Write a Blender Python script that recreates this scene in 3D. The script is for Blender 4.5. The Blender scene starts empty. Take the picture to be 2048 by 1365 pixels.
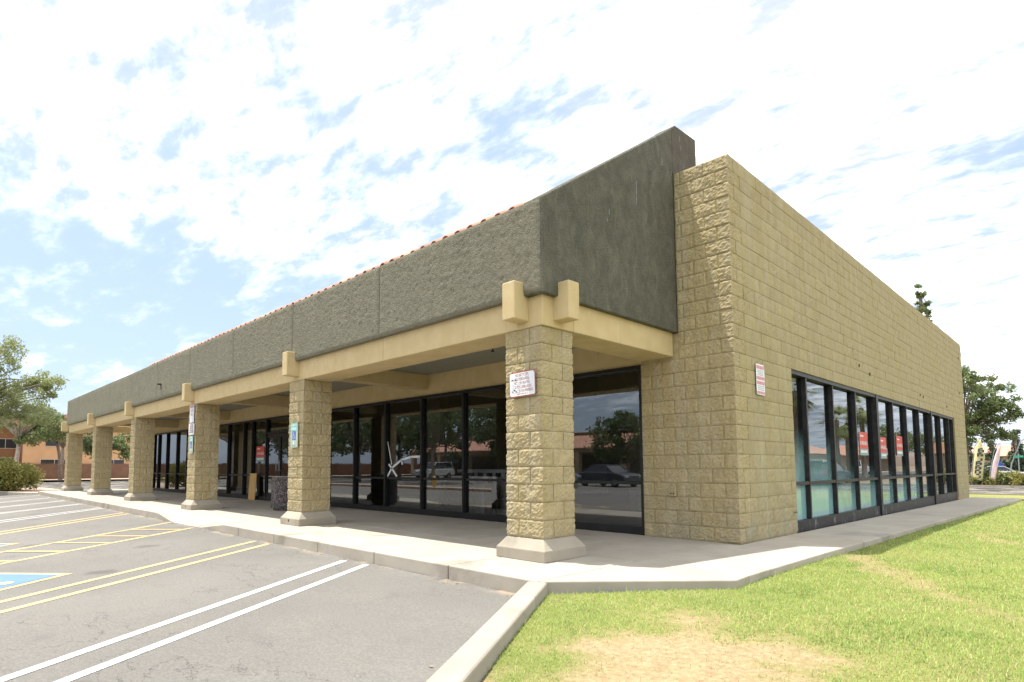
import bpy, bmesh, math, random
import numpy as np
from mathutils import Vector, Matrix, noise as mnoise

random.seed(7)
rng = np.random.default_rng(11)
scene = bpy.context.scene
COL = scene.collection
R = math.radians

# ------------------------------------------------------------------ camera, sky, sun, exposure
CAM = Vector((3.4837, -8.0865, 1.0651))
cd = bpy.data.cameras.new('camera')
cam = bpy.data.objects.new('camera', cd)
COL.objects.link(cam)
yaw, pitch, roll = 0.802, 0.076, -0.0037
f = Vector((-math.sin(yaw)*math.cos(pitch), math.cos(yaw)*math.cos(pitch), math.sin(pitch)))
r0 = Vector((math.cos(yaw), math.sin(yaw), 0))
u0 = r0.cross(f)
r = r0*math.cos(roll) + u0*math.sin(roll)
u = -r0*math.sin(roll) + u0*math.cos(roll)
M = Matrix((r, u, -f)).transposed().to_4x4()
M.translation = CAM
cam.matrix_world = M
cd.sensor_width = 36
cd.lens = 1187.97/2048*36
cd.shift_x = (1024-978.3)/2048
cd.shift_y = (842.63-682.5)/2048
cd.clip_start = 0.05
cd.clip_end = 4000
scene.camera = cam

SUN_V = Vector((-0.25, -0.152, 1.0)).normalized()      # towards the sun
w = bpy.data.worlds.new('World')
scene.world = w
w.use_nodes = True
nt = w.node_tree
for n in list(nt.nodes):
    nt.nodes.remove(n)
def N(t, **kw):
    n = nt.nodes.new(t)
    for k, v in kw.items():
        setattr(n, k, v)
    return n
def LK(a, b):
    nt.links.new(a, b)
def MTH(op, a, b=None, c=None, clamp=False):
    n = N('ShaderNodeMath', operation=op, use_clamp=clamp)
    for i, v in enumerate((a, b, c)):
        if v is None:
            continue
        if isinstance(v, (int, float)):
            n.inputs[i].default_value = v
        else:
            LK(v, n.inputs[i])
    return n.outputs[0]
out = N('ShaderNodeOutputWorld')
bg = N('ShaderNodeBackground')
bg.inputs['Strength'].default_value = 0.09
LK(bg.outputs[0], out.inputs[0])
sky = N('ShaderNodeTexSky', sky_type='NISHITA')
sky.sun_disc = False
sky.sun_elevation = math.asin(SUN_V.z)
sky.sun_rotation = math.atan2(SUN_V.x, SUN_V.y)
sky.air_density = 1.0
sky.dust_density = 1.6
sky.ozone_density = 1.2
tc = N('ShaderNodeTexCoord')
sep = N('ShaderNodeSeparateXYZ')
LK(tc.outputs['Generated'], sep.inputs[0])
zc = MTH('MAXIMUM', sep.outputs[2], 0.0)
den = MTH('ADD', zc, 0.16)
px = MTH('DIVIDE', sep.outputs[0], den)
py = MTH('DIVIDE', sep.outputs[1], den)
comb = N('ShaderNodeCombineXYZ')
LK(px, comb.inputs[0]); LK(py, comb.inputs[1])
def cloud_noise(scale, detail, rough, off, rot=0.0, sx=1.0, sy=1.0, dist=0.0):
    mp = N('ShaderNodeMapping')
    mp.inputs['Location'].default_value = off
    mp.inputs['Rotation'].default_value = (0, 0, rot)
    mp.inputs['Scale'].default_value = (sx, sy, 1)
    LK(comb.outputs[0], mp.inputs[0])
    n = N('ShaderNodeTexNoise')
    n.inputs['Scale'].default_value = scale
    n.inputs['Detail'].default_value = detail
    n.inputs['Roughness'].default_value = rough
    n.inputs['Distortion'].default_value = dist
    LK(mp.outputs[0], n.inputs['Vector'])
    return n.outputs['Fac']
big = cloud_noise(0.55, 3, 0.5, (7.7, 2.9, 0), 0.3)
mid = cloud_noise(2.1, 10, 0.62, (0.4, 2.2, 0), -0.75, 0.75, 1.35, 0.15)
fine = cloud_noise(6.5, 8, 0.62, (5.0, 1.0, 0), -0.6, 0.8, 1.5, 0.1)
# the cloud field thickens from the west (-x) to the east, as a weather front does
grad = MTH('MULTIPLY', MTH('ADD', px, 1.45), 0.10)
grad = MTH('MINIMUM', MTH('MAXIMUM', grad, -0.15), 0.13)
s1 = MTH('ADD', MTH('MULTIPLY', mid, 0.72), MTH('MULTIPLY', big, 0.34))
s1 = MTH('ADD', s1, MTH('MULTIPLY', fine, 0.40))
s1 = MTH('ADD', s1, grad)
mr = N('ShaderNodeMapRange', interpolation_type='SMOOTHSTEP')
mr.inputs['From Min'].default_value = 0.555
mr.inputs['From Max'].default_value = 0.95
LK(s1, mr.inputs['Value'])
horiz = N('ShaderNodeMapRange')
horiz.inputs['From Min'].default_value = 0.0
horiz.inputs['From Max'].default_value = 0.14
LK(sep.outputs[2], horiz.inputs['Value'])
mask = MTH('MULTIPLY', MTH('POWER', mr.outputs[0], 1.5), horiz.outputs[0])
mx = N('ShaderNodeMix', data_type='RGBA')
LK(mask, mx.inputs['Factor'])
LK(sky.outputs[0], mx.inputs['A'])
cl = N('ShaderNodeMix', data_type='RGBA')
cmr = N('ShaderNodeMapRange', interpolation_type='SMOOTHSTEP')
cmr.inputs['From Min'].default_value = 0.36
cmr.inputs['From Max'].default_value = 0.58
LK(fine, cmr.inputs['Value'])
LK(cmr.outputs[0], cl.inputs['Factor'])
cl.inputs['A'].default_value = (4.6, 4.8, 5.1, 1)
cl.inputs['B'].default_value = (12.5, 12.6, 12.6, 1)
LK(cl.outputs['Result'], mx.inputs['B'])
# thin summer haze whitens the blue evenly over the whole sky
veil = N('ShaderNodeMix', data_type='RGBA')
veil.inputs['Factor'].default_value = 0.65
LK(sky.outputs[0], veil.inputs['A'])
veil.inputs['B'].default_value = (3.1, 3.85, 5.0, 1)
LK(veil.outputs['Result'], mx.inputs['A'])
LK(mx.outputs['Result'], bg.inputs['Color'])

sd = bpy.data.lights.new('sun', 'SUN')
sd.energy = 3.5
sd.angle = R(0.53)
sd.color = (1.0, 0.955, 0.88)
sun = bpy.data.objects.new('sun', sd)
COL.objects.link(sun)
sun.rotation_euler = SUN_V.to_track_quat('Z', 'Y').to_euler()
sun.location = (0, 0, 60)

vs = scene.view_settings
vs.view_transform = 'Standard'
vs.look = 'None'
vs.gamma = 1
vs.use_curve_mapping = False
vs.exposure = 1.32

# ------------------------------------------------------------------ materials
class NT:
    def __init__(s, name):
        s.m = bpy.data.materials.new(name)
        s.m.use_nodes = True
        s.t = s.m.node_tree
        for n in list(s.t.nodes):
            s.t.nodes.remove(n)
        s.out = s.n('ShaderNodeOutputMaterial')
        s.pos = None
    def n(s, t, **kw):
        n = s.t.nodes.new(t)
        for k, v in kw.items():
            setattr(n, k, v)
        return n
    def set(s, sock, v):
        if isinstance(v, bpy.types.NodeSocket):
            s.t.links.new(v, sock)
        else:
            if isinstance(v, tuple) and len(v) == 3 and sock.type == 'RGBA':
                v = v + (1,)
            sock.default_value = v
    def P(s):
        if s.pos is None:
            s.pos = s.n('ShaderNodeNewGeometry').outputs['Position']
        return s.pos
    def map(s, scale=(1, 1, 1), loc=(0, 0, 0), rot=(0, 0, 0), vec=None):
        mp = s.n('ShaderNodeMapping')
        mp.inputs['Scale'].default_value = scale
        mp.inputs['Location'].default_value = loc
        mp.inputs['Rotation'].default_value = rot
        s.set(mp.inputs[0], vec or s.P())
        return mp.outputs[0]
    def noise(s, scale, detail=4, rough=0.55, vec=None, dist=0.0):
        n = s.n('ShaderNodeTexNoise')
        n.inputs['Scale'].default_value = scale
        n.inputs['Detail'].default_value = detail
        n.inputs['Roughness'].default_value = rough
        n.inputs['Distortion'].default_value = dist
        s.set(n.inputs['Vector'], vec or s.P())
        return n.outputs['Fac']
    def voro(s, scale, feature='F1', vec=None, rnd=1.0):
        n = s.n('ShaderNodeTexVoronoi', feature=feature)
        n.inputs['Scale'].default_value = scale
        n.inputs['Randomness'].default_value = rnd
        s.set(n.inputs['Vector'], vec or s.P())
        return n.outputs[0]
    def rng(s, v, a, b, c=0.0, d=1.0, smooth=True):
        n = s.n('ShaderNodeMapRange', interpolation_type='SMOOTHSTEP' if smooth else 'LINEAR')
        s.set(n.inputs['Value'], v)
        for k, x in zip(('From Min', 'From Max', 'To Min', 'To Max'), (a, b, c, d)):
            n.inputs[k].default_value = x
        return n.outputs[0]
    def mth(s, op, a, b=0.0, clamp=False):
        n = s.n('ShaderNodeMath', operation=op, use_clamp=clamp)
        s.set(n.inputs[0], a); s.set(n.inputs[1], b)
        return n.outputs[0]
    def mix(s, fac, a, b, blend='MIX'):
        n = s.n('ShaderNodeMix', data_type='RGBA', blend_type=blend)
        s.set(n.inputs['Factor'], fac); s.set(n.inputs['A'], a); s.set(n.inputs['B'], b)
        return n.outputs['Result']
    def bump(s, h, strength, dist, prev=None):
        n = s.n('ShaderNodeBump')
        n.inputs['Strength'].default_value = strength
        n.inputs['Distance'].default_value = dist
        s.set(n.inputs['Height'], h)
        if prev is not None:
            s.set(n.inputs['Normal'], prev)
        return n.outputs[0]
    def bsdf(s, col, rough=0.9, normal=None, spec=0.3, metal=0.0, **kw):
        b = s.n('ShaderNodeBsdfPrincipled')
        s.set(b.inputs['Base Color'], col)
        s.set(b.inputs['Roughness'], rough)
        b.inputs['Specular IOR Level'].default_value = spec
        b.inputs['Metallic'].default_value = metal
        if normal is not None:
            s.set(b.inputs['Normal'], normal)
        for k, v in kw.items():
            s.set(b.inputs[k.replace('_', ' ')], v)
        s.set(s.out.inputs['Surface'], b.outputs[0])
        return b
    def sepxyz(s):
        n = s.n('ShaderNodeSeparateXYZ')
        s.set(n.inputs[0], s.P())
        return n.outputs
    def rand(s):
        return s.n('ShaderNodeObjectInfo').outputs['Random']

def plain(name, col, rough=0.6, spec=0.4, metal=0.0, var=0.12, scale=12, bump=0.0, bscale=60):
    m = NT(name)
    c = m.mix(m.rng(m.noise(scale, 5), 0.3, 0.7), tuple(x*(1-var) for x in col), tuple(min(1, x*(1+var)) for x in col))
    nrm = m.bump(m.noise(bscale, 4), bump, 0.01) if bump else None
    m.bsdf(c, rough, nrm, spec, metal)
    return m.m

def make_block_mat(name, c_lo, c_hi, c_rust, bump=0.8, bdist=0.02):
    m = NT(name)
    n1 = m.noise(5.5, 6, 0.6)
    n2 = m.noise(38, 5, 0.65)
    n3 = m.noise(11, 4, 0.5, m.map((1, 1, 1.6), (7, 3, 1)))
    c = m.mix(m.rng(n1, 0.3, 0.7), c_lo, c_hi)
    c = m.mix(m.mth('MULTIPLY', m.rng(n3, 0.55, 0.72), 0.55), c, c_rust)
    c = m.mix(m.rng(n2, 0.3, 0.75, 0.30, 0.0), c, (0.19, 0.165, 0.105))
    rv = m.rng(m.rand(), 0, 1, 0.94, 1.05, False)
    hs = m.n('ShaderNodeHueSaturation')
    m.set(hs.inputs['Color'], c); m.set(hs.inputs['Value'], rv)
    # faint water runs down the face
    run = m.noise(2.2, 6, 0.65, m.map((3.2, 3.2, 0.22), (3, 8, 0)))
    m.set(hs.inputs['Saturation'], m.rng(run, 0.35, 0.65, 0.88, 1.08))
    # dark pinholes and rust specks
    sp = m.noise(95, 2, 0.5)
    c = m.mix(m.mth('MULTIPLY', m.rng(sp, 0.66, 0.74), 0.4), hs.outputs[0], (0.12, 0.09, 0.06))
    c = m.mix(m.rng(run, 0.54, 0.74, 0, 0.38), c, (0.27, 0.235, 0.16))
    c = m.mix(m.rng(run, 0.46, 0.28, 0, 0.30), c, (0.47, 0.41, 0.27))
    z = m.sepxyz()[2]
    low = m.mth('MULTIPLY', m.rng(z, 0.55, -0.05, 0, 1), m.rng(m.noise(3, 5), 0.4, 0.65, 0, 0.55))
    c = m.mix(low, c, (0.25, 0.235, 0.18))
    h1 = m.noise(60, 6, 0.75)
    h2 = m.noise(24, 5, 0.65)
    hh = m.mth('ADD', m.mth('MULTIPLY', h1, 0.5), m.mth('MULTIPLY', h2, 0.6))
    m.bsdf(c, 0.93, m.bump(hh, bump, bdist), 0.15)
    return m.m

MB_BLOCK = make_block_mat('split_face_block', (0.375, 0.307, 0.172), (0.435, 0.36, 0.21), (0.385, 0.28, 0.135), 0.7, 0.028)
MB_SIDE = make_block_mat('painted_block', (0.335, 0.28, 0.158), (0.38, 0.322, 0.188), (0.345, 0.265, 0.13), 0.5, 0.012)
MB_MORTAR = plain('mortar', (0.34, 0.285, 0.165), 0.95, 0.1, bump=0.3)

def make_stucco():
    m = NT('beige_stucco')
    c = m.mix(m.rng(m.noise(4, 5), 0.3, 0.7), (0.495, 0.385, 0.205), (0.535, 0.43, 0.245))
    z = m.noise(2.2, 6, 0.6, m.map((6, 6, 0.7)))
    c = m.mix(m.rng(z, 0.58, 0.75, 0, 0.3), c, (0.33, 0.25, 0.15))
    h = m.noise(110, 4, 0.6)
    m.bsdf(c, 0.92, m.bump(h, 0.55, 0.012), 0.2)
    return m.m
M_BEIGE = make_stucco()

def make_fascia(name, warm, sunlit=0.0):
    m = NT(name)
    c = m.mix(m.rng(m.noise(5, 6, 0.65), 0.3, 0.7), (0.11, 0.109, 0.084), (0.155, 0.150, 0.118))
    st = m.noise(2.6, 7, 0.7, m.map((1.5, 1.5, 0.8)), 0.8)
    c = m.mix(m.rng(st, 0.48, 0.70, 0, 0.6), c, (0.235, 0.225, 0.175))
    st2 = m.noise(1.9, 6, 0.65, m.map((1.6, 1.6, 0.9), (4, 2, 0)), 0.5)
    c = m.mix(m.rng(st2, 0.50, 0.72, 0, 0.5), c, (0.078, 0.082, 0.066))
    vs_ = m.noise(3.0, 4, 0.6, m.map((4.5, 4.5, 0.35), (1, 6, 0)))
    c = m.mix(m.rng(vs_, 0.60, 0.78, 0, 0.28), c, (0.25, 0.24, 0.19))
    gr = m.noise(60, 4, 0.7)
    c = m.mix(m.rng(gr, 0.45, 0.7, 0, 0.35), c, (0.27, 0.255, 0.205))
    if sunlit:
        c = m.mix(sunlit, c, (0.31, 0.29, 0.205))  # paler mix paints the sun on the front into the colour
    if warm:
        c = m.mix(0.5, c, (0.13, 0.11, 0.092))
    h = m.noise(52, 6, 0.72, None, 0.4)
    h2 = m.noise(24, 4, 0.6)
    hh = m.mth('ADD', h, m.mth('MULTIPLY', h2, 0.6))
    m.bsdf(c, 0.95, m.bump(hh, 1.0, 0.04), 0.15)
    return m.m
M_FASCIA = make_fascia('grey_green_stucco', False)
M_DASH_LIT = make_fascia('sunlit_dash_stucco', False, 0.42)  # same grey green paint, lightened: front sunlight put into the colour
M_FASCIA2 = make_fascia('grey_brown_stucco', True)

def make_concrete(name, lo, hi, stain=0.5, seedloc=(0, 0, 0)):
    m = NT(name)
    c = m.mix(m.rng(m.noise(1.3, 7, 0.6, m.map(loc=seedloc)), 0.3, 0.7), lo, hi)
    sn = m.noise(0.75, 6, 0.62, m.map(loc=(3.3, 8.1, 0)), 0.6)
    c = m.mix(m.rng(sn, 0.56, 0.70, 0, stain), c, tuple(x*0.55 for x in lo))
    sp = m.noise(70, 3, 0.6)
    c = m.mix(m.rng(sp, 0.60, 0.75, 0, 0.25), c, tuple(x*0.6 for x in lo))
    rv = m.rng(m.rand(), 0, 1, 0.94, 1.05, False)
    hs = m.n('ShaderNodeHueSaturation')
    m.set(hs.inputs['Color'], c); m.set(hs.inputs['Value'], rv)
    h = m.noise(120, 4, 0.6)
    h2 = m.noise(6, 5, 0.6)
    m.bsdf(hs.outputs[0], 0.88, m.bump(m.mth('ADD', m.mth('MULTIPLY', h, 0.3), h2), 0.25, 0.012), 0.25)
    return m.m
M_WALK = make_concrete('walk_concrete', (0.325, 0.288, 0.238), (0.385, 0.35, 0.295), 0.6)
M_CURB = make_concrete('curb_concrete', (0.27, 0.24, 0.198), (0.34, 0.305, 0.255), 0.5, (5, 5, 0))
M_BASE = make_concrete('base_concrete', (0.27, 0.24, 0.19), (0.345, 0.31, 0.25), 0.5, (9, 2, 0))

def make_asphalt():
    m = NT('faded_asphalt')
    n1 = m.noise(0.35, 6, 0.6)
    c = m.mix(m.rng(n1, 0.3, 0.7), (0.168, 0.158, 0.142), (0.212, 0.20, 0.18))
    tan = m.noise(0.8, 6, 0.62, m.map((1, 1.3, 1), (2.7, 1.1, 0)))
    c = m.mix(m.rng(tan, 0.53, 0.72, 0, 0.45), c, (0.215, 0.192, 0.158))
    dk = m.noise(1.1, 7, 0.65, m.map((1, 1, 1), (11, 4, 0)), 0.4)
    c = m.mix(m.rng(dk, 0.58, 0.74, 0, 0.4), c, (0.10, 0.096, 0.09))
    sp = m.noise(190, 3, 0.7)
    c = m.mix(m.rng(sp, 0.35, 0.7, 0.35, 0.0), c, (0.07, 0.067, 0.063))
    gm_ = m.noise(48, 5, 0.75, m.map(loc=(4, 4, 0)))
    c = m.mix(m.rng(gm_, 0.40, 0.62, 0.38, 0.0), c, (0.075, 0.072, 0.068))
    c = m.mix(m.rng(gm_, 0.58, 0.72, 0.0, 0.25), c, (0.27, 0.26, 0.24))
    sp2 = m.noise(240, 2, 0.6, m.map(loc=(3, 3, 3)))
    c = m.mix(m.rng(sp2, 0.62, 0.72, 0, 0.35), c, (0.30, 0.28, 0.25))
    # oil drips and a few dark scuffs
    ov = m.voro(0.75, 'F1', m.map((1, 1, 0), (0.3, 0.6, 0)))
    on = m.noise(7, 5, 0.7)
    oil = m.mth('MULTIPLY', m.rng(m.mth('ADD', ov, m.mth('MULTIPLY', on, 0.22)), 0.30, 0.16, 0, 1), 0.5)
    c = m.mix(oil, c, (0.055, 0.052, 0.05))
    # thin wandering cracks
    wv = m.noise(1.4, 6, 0.6, m.map((0.5, 1.0, 1)))
    cr = m.mth('ABSOLUTE', m.mth('SUBTRACT', wv, 0.5))
    keep = m.rng(m.noise(0.45, 2, 0.5, m.map(loc=(1.5, 6, 0))), 0.44, 0.56)
    crk = m.mth('MULTIPLY', m.rng(cr, 0.0, 0.0035, 1, 0), keep)
    c = m.mix(m.mth('MULTIPLY', crk, 0.75), c, (0.05, 0.048, 0.045))
    # grit and a ragged dark gap where the lot meets the kerb
    s3 = m.sepxyz()
    gut = m.mth('ADD', s3[1], m.mth('MULTIPLY', m.noise(3.0, 5, 0.65), 0.10))
    gap = m.mth('MULTIPLY', m.rng(gut, -3.835, -3.822, 0, 1), m.rng(m.noise(1.1, 4, 0.6, m.map(loc=(8, 0, 0))), 0.40, 0.55))
    grit = m.mth('MULTIPLY', m.rng(gut, -4.02, -3.83, 0, 1), m.rng(m.noise(2.2, 5, 0.6, m.map(loc=(2, 5, 0))), 0.48, 0.62, 0, 0.8))
    c = m.mix(grit, c, (0.30, 0.24, 0.17))
    c = m.mix(m.mth('MULTIPLY', gap, 0.9), c, (0.03, 0.028, 0.026))
    h = m.mth('ADD', m.noise(160, 4, 0.7), m.mth('MULTIPLY', crk, -0.8))
    m.bsdf(c, 0.92, m.bump(h, 0.5, 0.008), 0.25)
    return m.m
M_ASPH = make_asphalt()

def make_paint(name, col, wear=0.5):
    m = NT(name)
    c = m.mix(m.rng(m.noise(2.5, 5), 0.3, 0.7), tuple(x*0.9 for x in col), col)
    wn = m.noise(34, 8, 0.75)
    wl = m.rng(m.noise(1.3, 5, 0.65), 0.38, 0.60)
    k = m.mth('MULTIPLY', m.rng(wn, 0.50, 0.60), wl)
    c = m.mix(m.mth('MULTIPLY', k, wear), c, (0.15, 0.145, 0.135))
    m.bsdf(c, 0.8, m.bump(m.noise(160, 4, 0.7), 0.4, 0.006), 0.3)
    return m.m
M_WHITEP = make_paint('white_line_paint', (0.62, 0.62, 0.60), 0.75)
M_YELP = make_paint('yellow_line_paint', (0.56, 0.405, 0.19), 0.8)
M_BLUEP = make_paint('blue_line_paint', (0.10, 0.19, 0.37), 0.6)

def make_lawn():
    m = NT('lawn_soil')
    x = m.P()
    big = m.noise(0.6, 5, 0.6)
    c = m.mix(m.rng(big, 0.35, 0.65), (0.20, 0.22, 0.065), (0.29, 0.27, 0.10))
    f_ = m.noise(60, 4, 0.7)
    c = m.mix(m.rng(f_, 0.35, 0.7, 0.5, 0.0), c, (0.10, 0.12, 0.035))
    at = m.n('ShaderNodeAttribute', attribute_name='dry')
    dry = m.mix(m.rng(m.noise(24, 6, 0.7), 0.3, 0.7), (0.25, 0.185, 0.10), (0.38, 0.30, 0.175))
    c = m.mix(at.outputs['Fac'], c, dry)
    m.bsdf(c, 0.95, m.bump(m.noise(55, 6, 0.75), 0.8, 0.02), 0.1)
    return m.m
M_LAWN = make_lawn()

def make_blades():
    m = NT('grass_blades')
    at = m.n('ShaderNodeAttribute', attribute_name='tint')
    b = m.bsdf(at.outputs['Color'], 0.6, None, 0.3)
    tr = m.n('ShaderNodeBsdfTranslucent')
    m.set(tr.inputs['Color'], at.outputs['Color'])
    mx_ = m.n('ShaderNodeMixShader')
    mx_.inputs[0].default_value = 0.45
    m.t.links.new(b.outputs[0], mx_.inputs[1]); m.t.links.new(tr.outputs[0], mx_.inputs[2])
    m.set(m.out.inputs['Surface'], mx_.outputs[0])
    return m.m
M_BLADE = make_blades()

def make_leaf(name, lo, hi, trans=0.3):
    m = NT(name)
    c = m.mix(m.rng(m.noise(1.3, 4, 0.6), 0.3, 0.7), lo, hi)
    c = m.mix(m.rng(m.noise(14, 3), 0.3, 0.7, 0, 0.5), c, tuple(min(1, x*1.35) for x in hi))
    b = m.bsdf(c, 0.55, None, 0.35)
    tr = m.n('ShaderNodeBsdfTranslucent')
    m.set(tr.inputs['Color'], c)
    mx_ = m.n('ShaderNodeMixShader')
    mx_.inputs[0].default_value = trans
    m.t.links.new(b.outputs[0], mx_.inputs[1]); m.t.links.new(tr.outputs[0], mx_.inputs[2])
    m.set(m.out.inputs['Surface'], mx_.outputs[0])
    return m.m
M_LEAF = make_leaf('tree_leaves', (0.11, 0.145, 0.05), (0.18, 0.22, 0.09), 0.4)
M_LEAF_L = make_leaf('pale_leaves', (0.19, 0.225, 0.09), (0.29, 0.32, 0.145), 0.45)
M_LEAF_G = make_leaf('grey_green_leaves', (0.10, 0.12, 0.06), (0.17, 0.19, 0.11))
M_LEAF_D = make_leaf('dark_leaves', (0.06, 0.09, 0.034), (0.105, 0.135, 0.055), 0.35)
M_LEAF_Y = make_leaf('shrub_leaves', (0.12, 0.13, 0.032), (0.25, 0.235, 0.06))
M_LEAF_PINE = make_leaf('pine_needles', (0.035, 0.06, 0.028), (0.07, 0.10, 0.05), 0.15)
M_BARK = plain('bark', (0.20, 0.165, 0.13), 0.9, 0.2, var=0.35, scale=9, bump=0.6, bscale=30)
M_BARK_P = plain('pale_bark', (0.36, 0.31, 0.26), 0.9, 0.2, var=0.3, scale=6, bump=0.4, bscale=25)

M_BLACK = plain('black_aluminium', (0.011, 0.011, 0.011), 0.45, 0.3, var=0.25, scale=5)
def make_sidemetal():
    m = NT('weathered_black_frame')
    c = m.mix(m.rng(m.noise(9, 6, 0.65), 0.35, 0.7), (0.012, 0.0125, 0.013), (0.026, 0.027, 0.028))
    z = m.sepxyz()[2]
    k = m.mth('MULTIPLY', m.rng(z, 0.30, 0.05, 0, 1), m.rng(m.noise(10, 6, 0.7, m.map((1, 1, 0.35))), 0.56, 0.68, 0, 0.7))
    c = m.mix(k, c, (0.26, 0.26, 0.27))
    m.bsdf(c, 0.5, None, 0.3)
    return m.m
M_FRAME2 = make_sidemetal()

def make_glass(name, tint, ior=1.65, haze=False):
    m = NT(name)
    gl = m.n('ShaderNodeBsdfGlossy')
    gl.inputs['Roughness'].default_value = 0.0
    gl.inputs['Color'].default_value = (0.92, 0.96, 1.0, 1)
    wv = m.bump(m.noise(0.9, 2, 0.4), 0.03, 0.02)
    m.set(gl.inputs['Normal'], wv)
    tp = m.n('ShaderNodeBsdfTransparent')
    tp.inputs['Color'].default_value = tint + (1,)
    fr = m.n('ShaderNodeFresnel')
    fr.inputs['IOR'].default_value = ior
    mx_ = m.n('ShaderNodeMixShader')
    base = tp.outputs[0]
    if haze:
        # whitewash rubbed on the inside of the pane, thick at the bottom and fading upwards
        s_ = m.sepxyz()
        n_ = m.noise(1.6, 6, 0.62, m.map((1, 1, 0.8)))
        lower = m.rng(s_[2], 1.15, 0.15, 0, 1)
        blob = m.rng(s_[1], 6.2, 3.2, 0.0, 0.55)
        tot = m.mth('ADD', m.mth('MULTIPLY', lower, 0.85), blob)
        fall = m.rng(s_[2], 1.75, 1.05, 0, 1)
        k = m.mth('MULTIPLY', m.mth('MULTIPLY', tot, fall), m.rng(n_, 0.25, 0.7, 0.55, 1.0))
        k = m.mth('MINIMUM', k, 0.82)
        far = m.rng(s_[1], 13.5, 11.5, 0.05, 1)
        k = m.mth('MULTIPLY', k, far)
        df = m.n('ShaderNodeBsdfDiffuse')
        df.inputs['Color'].default_value = (0.30, 0.53, 0.55, 1)
        trl = m.n('ShaderNodeBsdfTranslucent')
        trl.inputs['Color'].default_value = (0.4, 0.5, 0.5, 1)
        a_ = m.n('ShaderNodeMixShader')
        a_.inputs[0].default_value = 0.12
        m.t.links.new(df.outputs[0], a_.inputs[1]); m.t.links.new(trl.outputs[0], a_.inputs[2])
        b_ = m.n('ShaderNodeMixShader')
        m.set(b_.inputs[0], k)
        m.t.links.new(tp.outputs[0], b_.inputs[1]); m.t.links.new(a_.outputs[0], b_.inputs[2])
        base = b_.outputs[0]
    m.set(mx_.inputs[0], fr.outputs[0])
    m.t.links.new(base, mx_.inputs[1]); m.t.links.new(gl.outputs[0], mx_.inputs[2])
    m.set(m.out.inputs['Surface'], mx_.outputs[0])
    return m.m
M_GLASS = make_glass('tinted_glass', (0.60, 0.61, 0.59), 2.2)
M_GLASS_S = make_glass('whitewashed_glass', (0.42, 0.46, 0.46), 2.0, True)
M_CARGLASS = plain('car_glass', (0.02, 0.022, 0.025), 0.05, 0.6)
M_CARPAINT = [plain('car_paint_%s' % n_, c_, 0.22, 0.6, var=0.03) for n_, c_ in
              (('white', (0.7, 0.7, 0.7)), ('silver', (0.35, 0.36, 0.38)), ('dark', (0.03, 0.03, 0.04)), ('blue', (0.05, 0.08, 0.16)))]
M_TYRE = plain('tyre_rubber', (0.02, 0.02, 0.02), 0.85, 0.2)
M_RIM = plain('wheel_metal', (0.4, 0.4, 0.41), 0.35, 0.5, 0.6)
M_LAMP = plain('lamp_glass', (0.6, 0.6, 0.58), 0.15, 0.5)
M_LAMP_R = plain('red_lamp_glass', (0.35, 0.02, 0.02), 0.2, 0.5)

def make_tile(name, lo, hi):
    m = NT(name)
    c = m.mix(m.rng(m.noise(3, 5, 0.6), 0.3, 0.7), lo, hi)
    hs = m.n('ShaderNodeHueSaturation')
    m.set(hs.inputs['Color'], c); m.set(hs.inputs['Value'], m.rng(m.rand(), 0, 1, 0.8, 1.15, False))
    m.bsdf(hs.outputs[0], 0.8, m.bump(m.noise(40, 4), 0.3, 0.01), 0.2)
    return m.m
M_TILE = make_tile('clay_tile', (0.40, 0.19, 0.13), (0.52, 0.30, 0.22))
M_ORANGE = plain('orange_stucco', (0.48, 0.305, 0.17), 0.95, 0.15, var=0.08, scale=0.7, bump=0.2)
M_BROWNST = plain('brown_stucco', (0.25, 0.135, 0.075), 0.95, 0.15, var=0.08, scale=0.7)
M_TAN = plain('tan_stucco', (0.40, 0.31, 0.21), 0.95, 0.15, var=0.08, scale=0.7)
M_WALLBR = plain('brown_garden_wall', (0.155, 0.095, 0.065), 0.95, 0.15, var=0.12, scale=1.5, bump=0.3)
M_DARKWIN = plain('dark_window_glass', (0.03, 0.032, 0.035), 0.08, 0.6)
M_PALEFR = plain('pale_window_frame', (0.5, 0.46, 0.4), 0.6, 0.3)
M_GRAVEL = plain('pinkish_gravel', (0.40, 0.29, 0.22), 0.95, 0.15, var=0.25, scale=6, bump=0.6, bscale=25)
M_EARTH = plain('dry_earth', (0.24, 0.18, 0.12), 0.95, 0.15, var=0.25, scale=0.8, bump=0.4)
M_HILL = plain('hill_scrub', (0.27, 0.21, 0.17), 1.0, 0.05, var=0.2, scale=0.01)
def make_aggregate():
    m = NT('exposed_aggregate')
    v = m.n('ShaderNodeTexVoronoi')
    v.inputs['Scale'].default_value = 55
    m.set(v.inputs['Vector'], m.P())
    cr = m.n('ShaderNodeValToRGB')
    el = cr.color_ramp.elements
    el[0].position = 0; el[0].color = (0.035, 0.032, 0.032, 1)
    el[1].position = 1; el[1].color = (0.26, 0.23, 0.22, 1)
    e = el.new(0.6); e.color = (0.085, 0.072, 0.072, 1)
    sp_ = m.n('ShaderNodeSeparateColor')
    m.set(sp_.inputs[0], v.outputs['Color'])
    m.set(cr.inputs[0], sp_.outputs[0])
    m.bsdf(cr.outputs[0], 0.8, m.bump(v.outputs['Distance'], 0.8, 0.015), 0.3)
    return m.m
M_AGG = make_aggregate()
def make_ply():
    m = NT('plywood')
    g = m.noise(6, 6, 0.6, m.map((7, 7, 0.5)), 1.2)
    c = m.mix(m.rng(g, 0.35, 0.65), (0.42, 0.245, 0.085), (0.52, 0.34, 0.14))
    m.bsdf(c, 0.7, None, 0.3)
    return m.m
M_PLY = make_ply()
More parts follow.
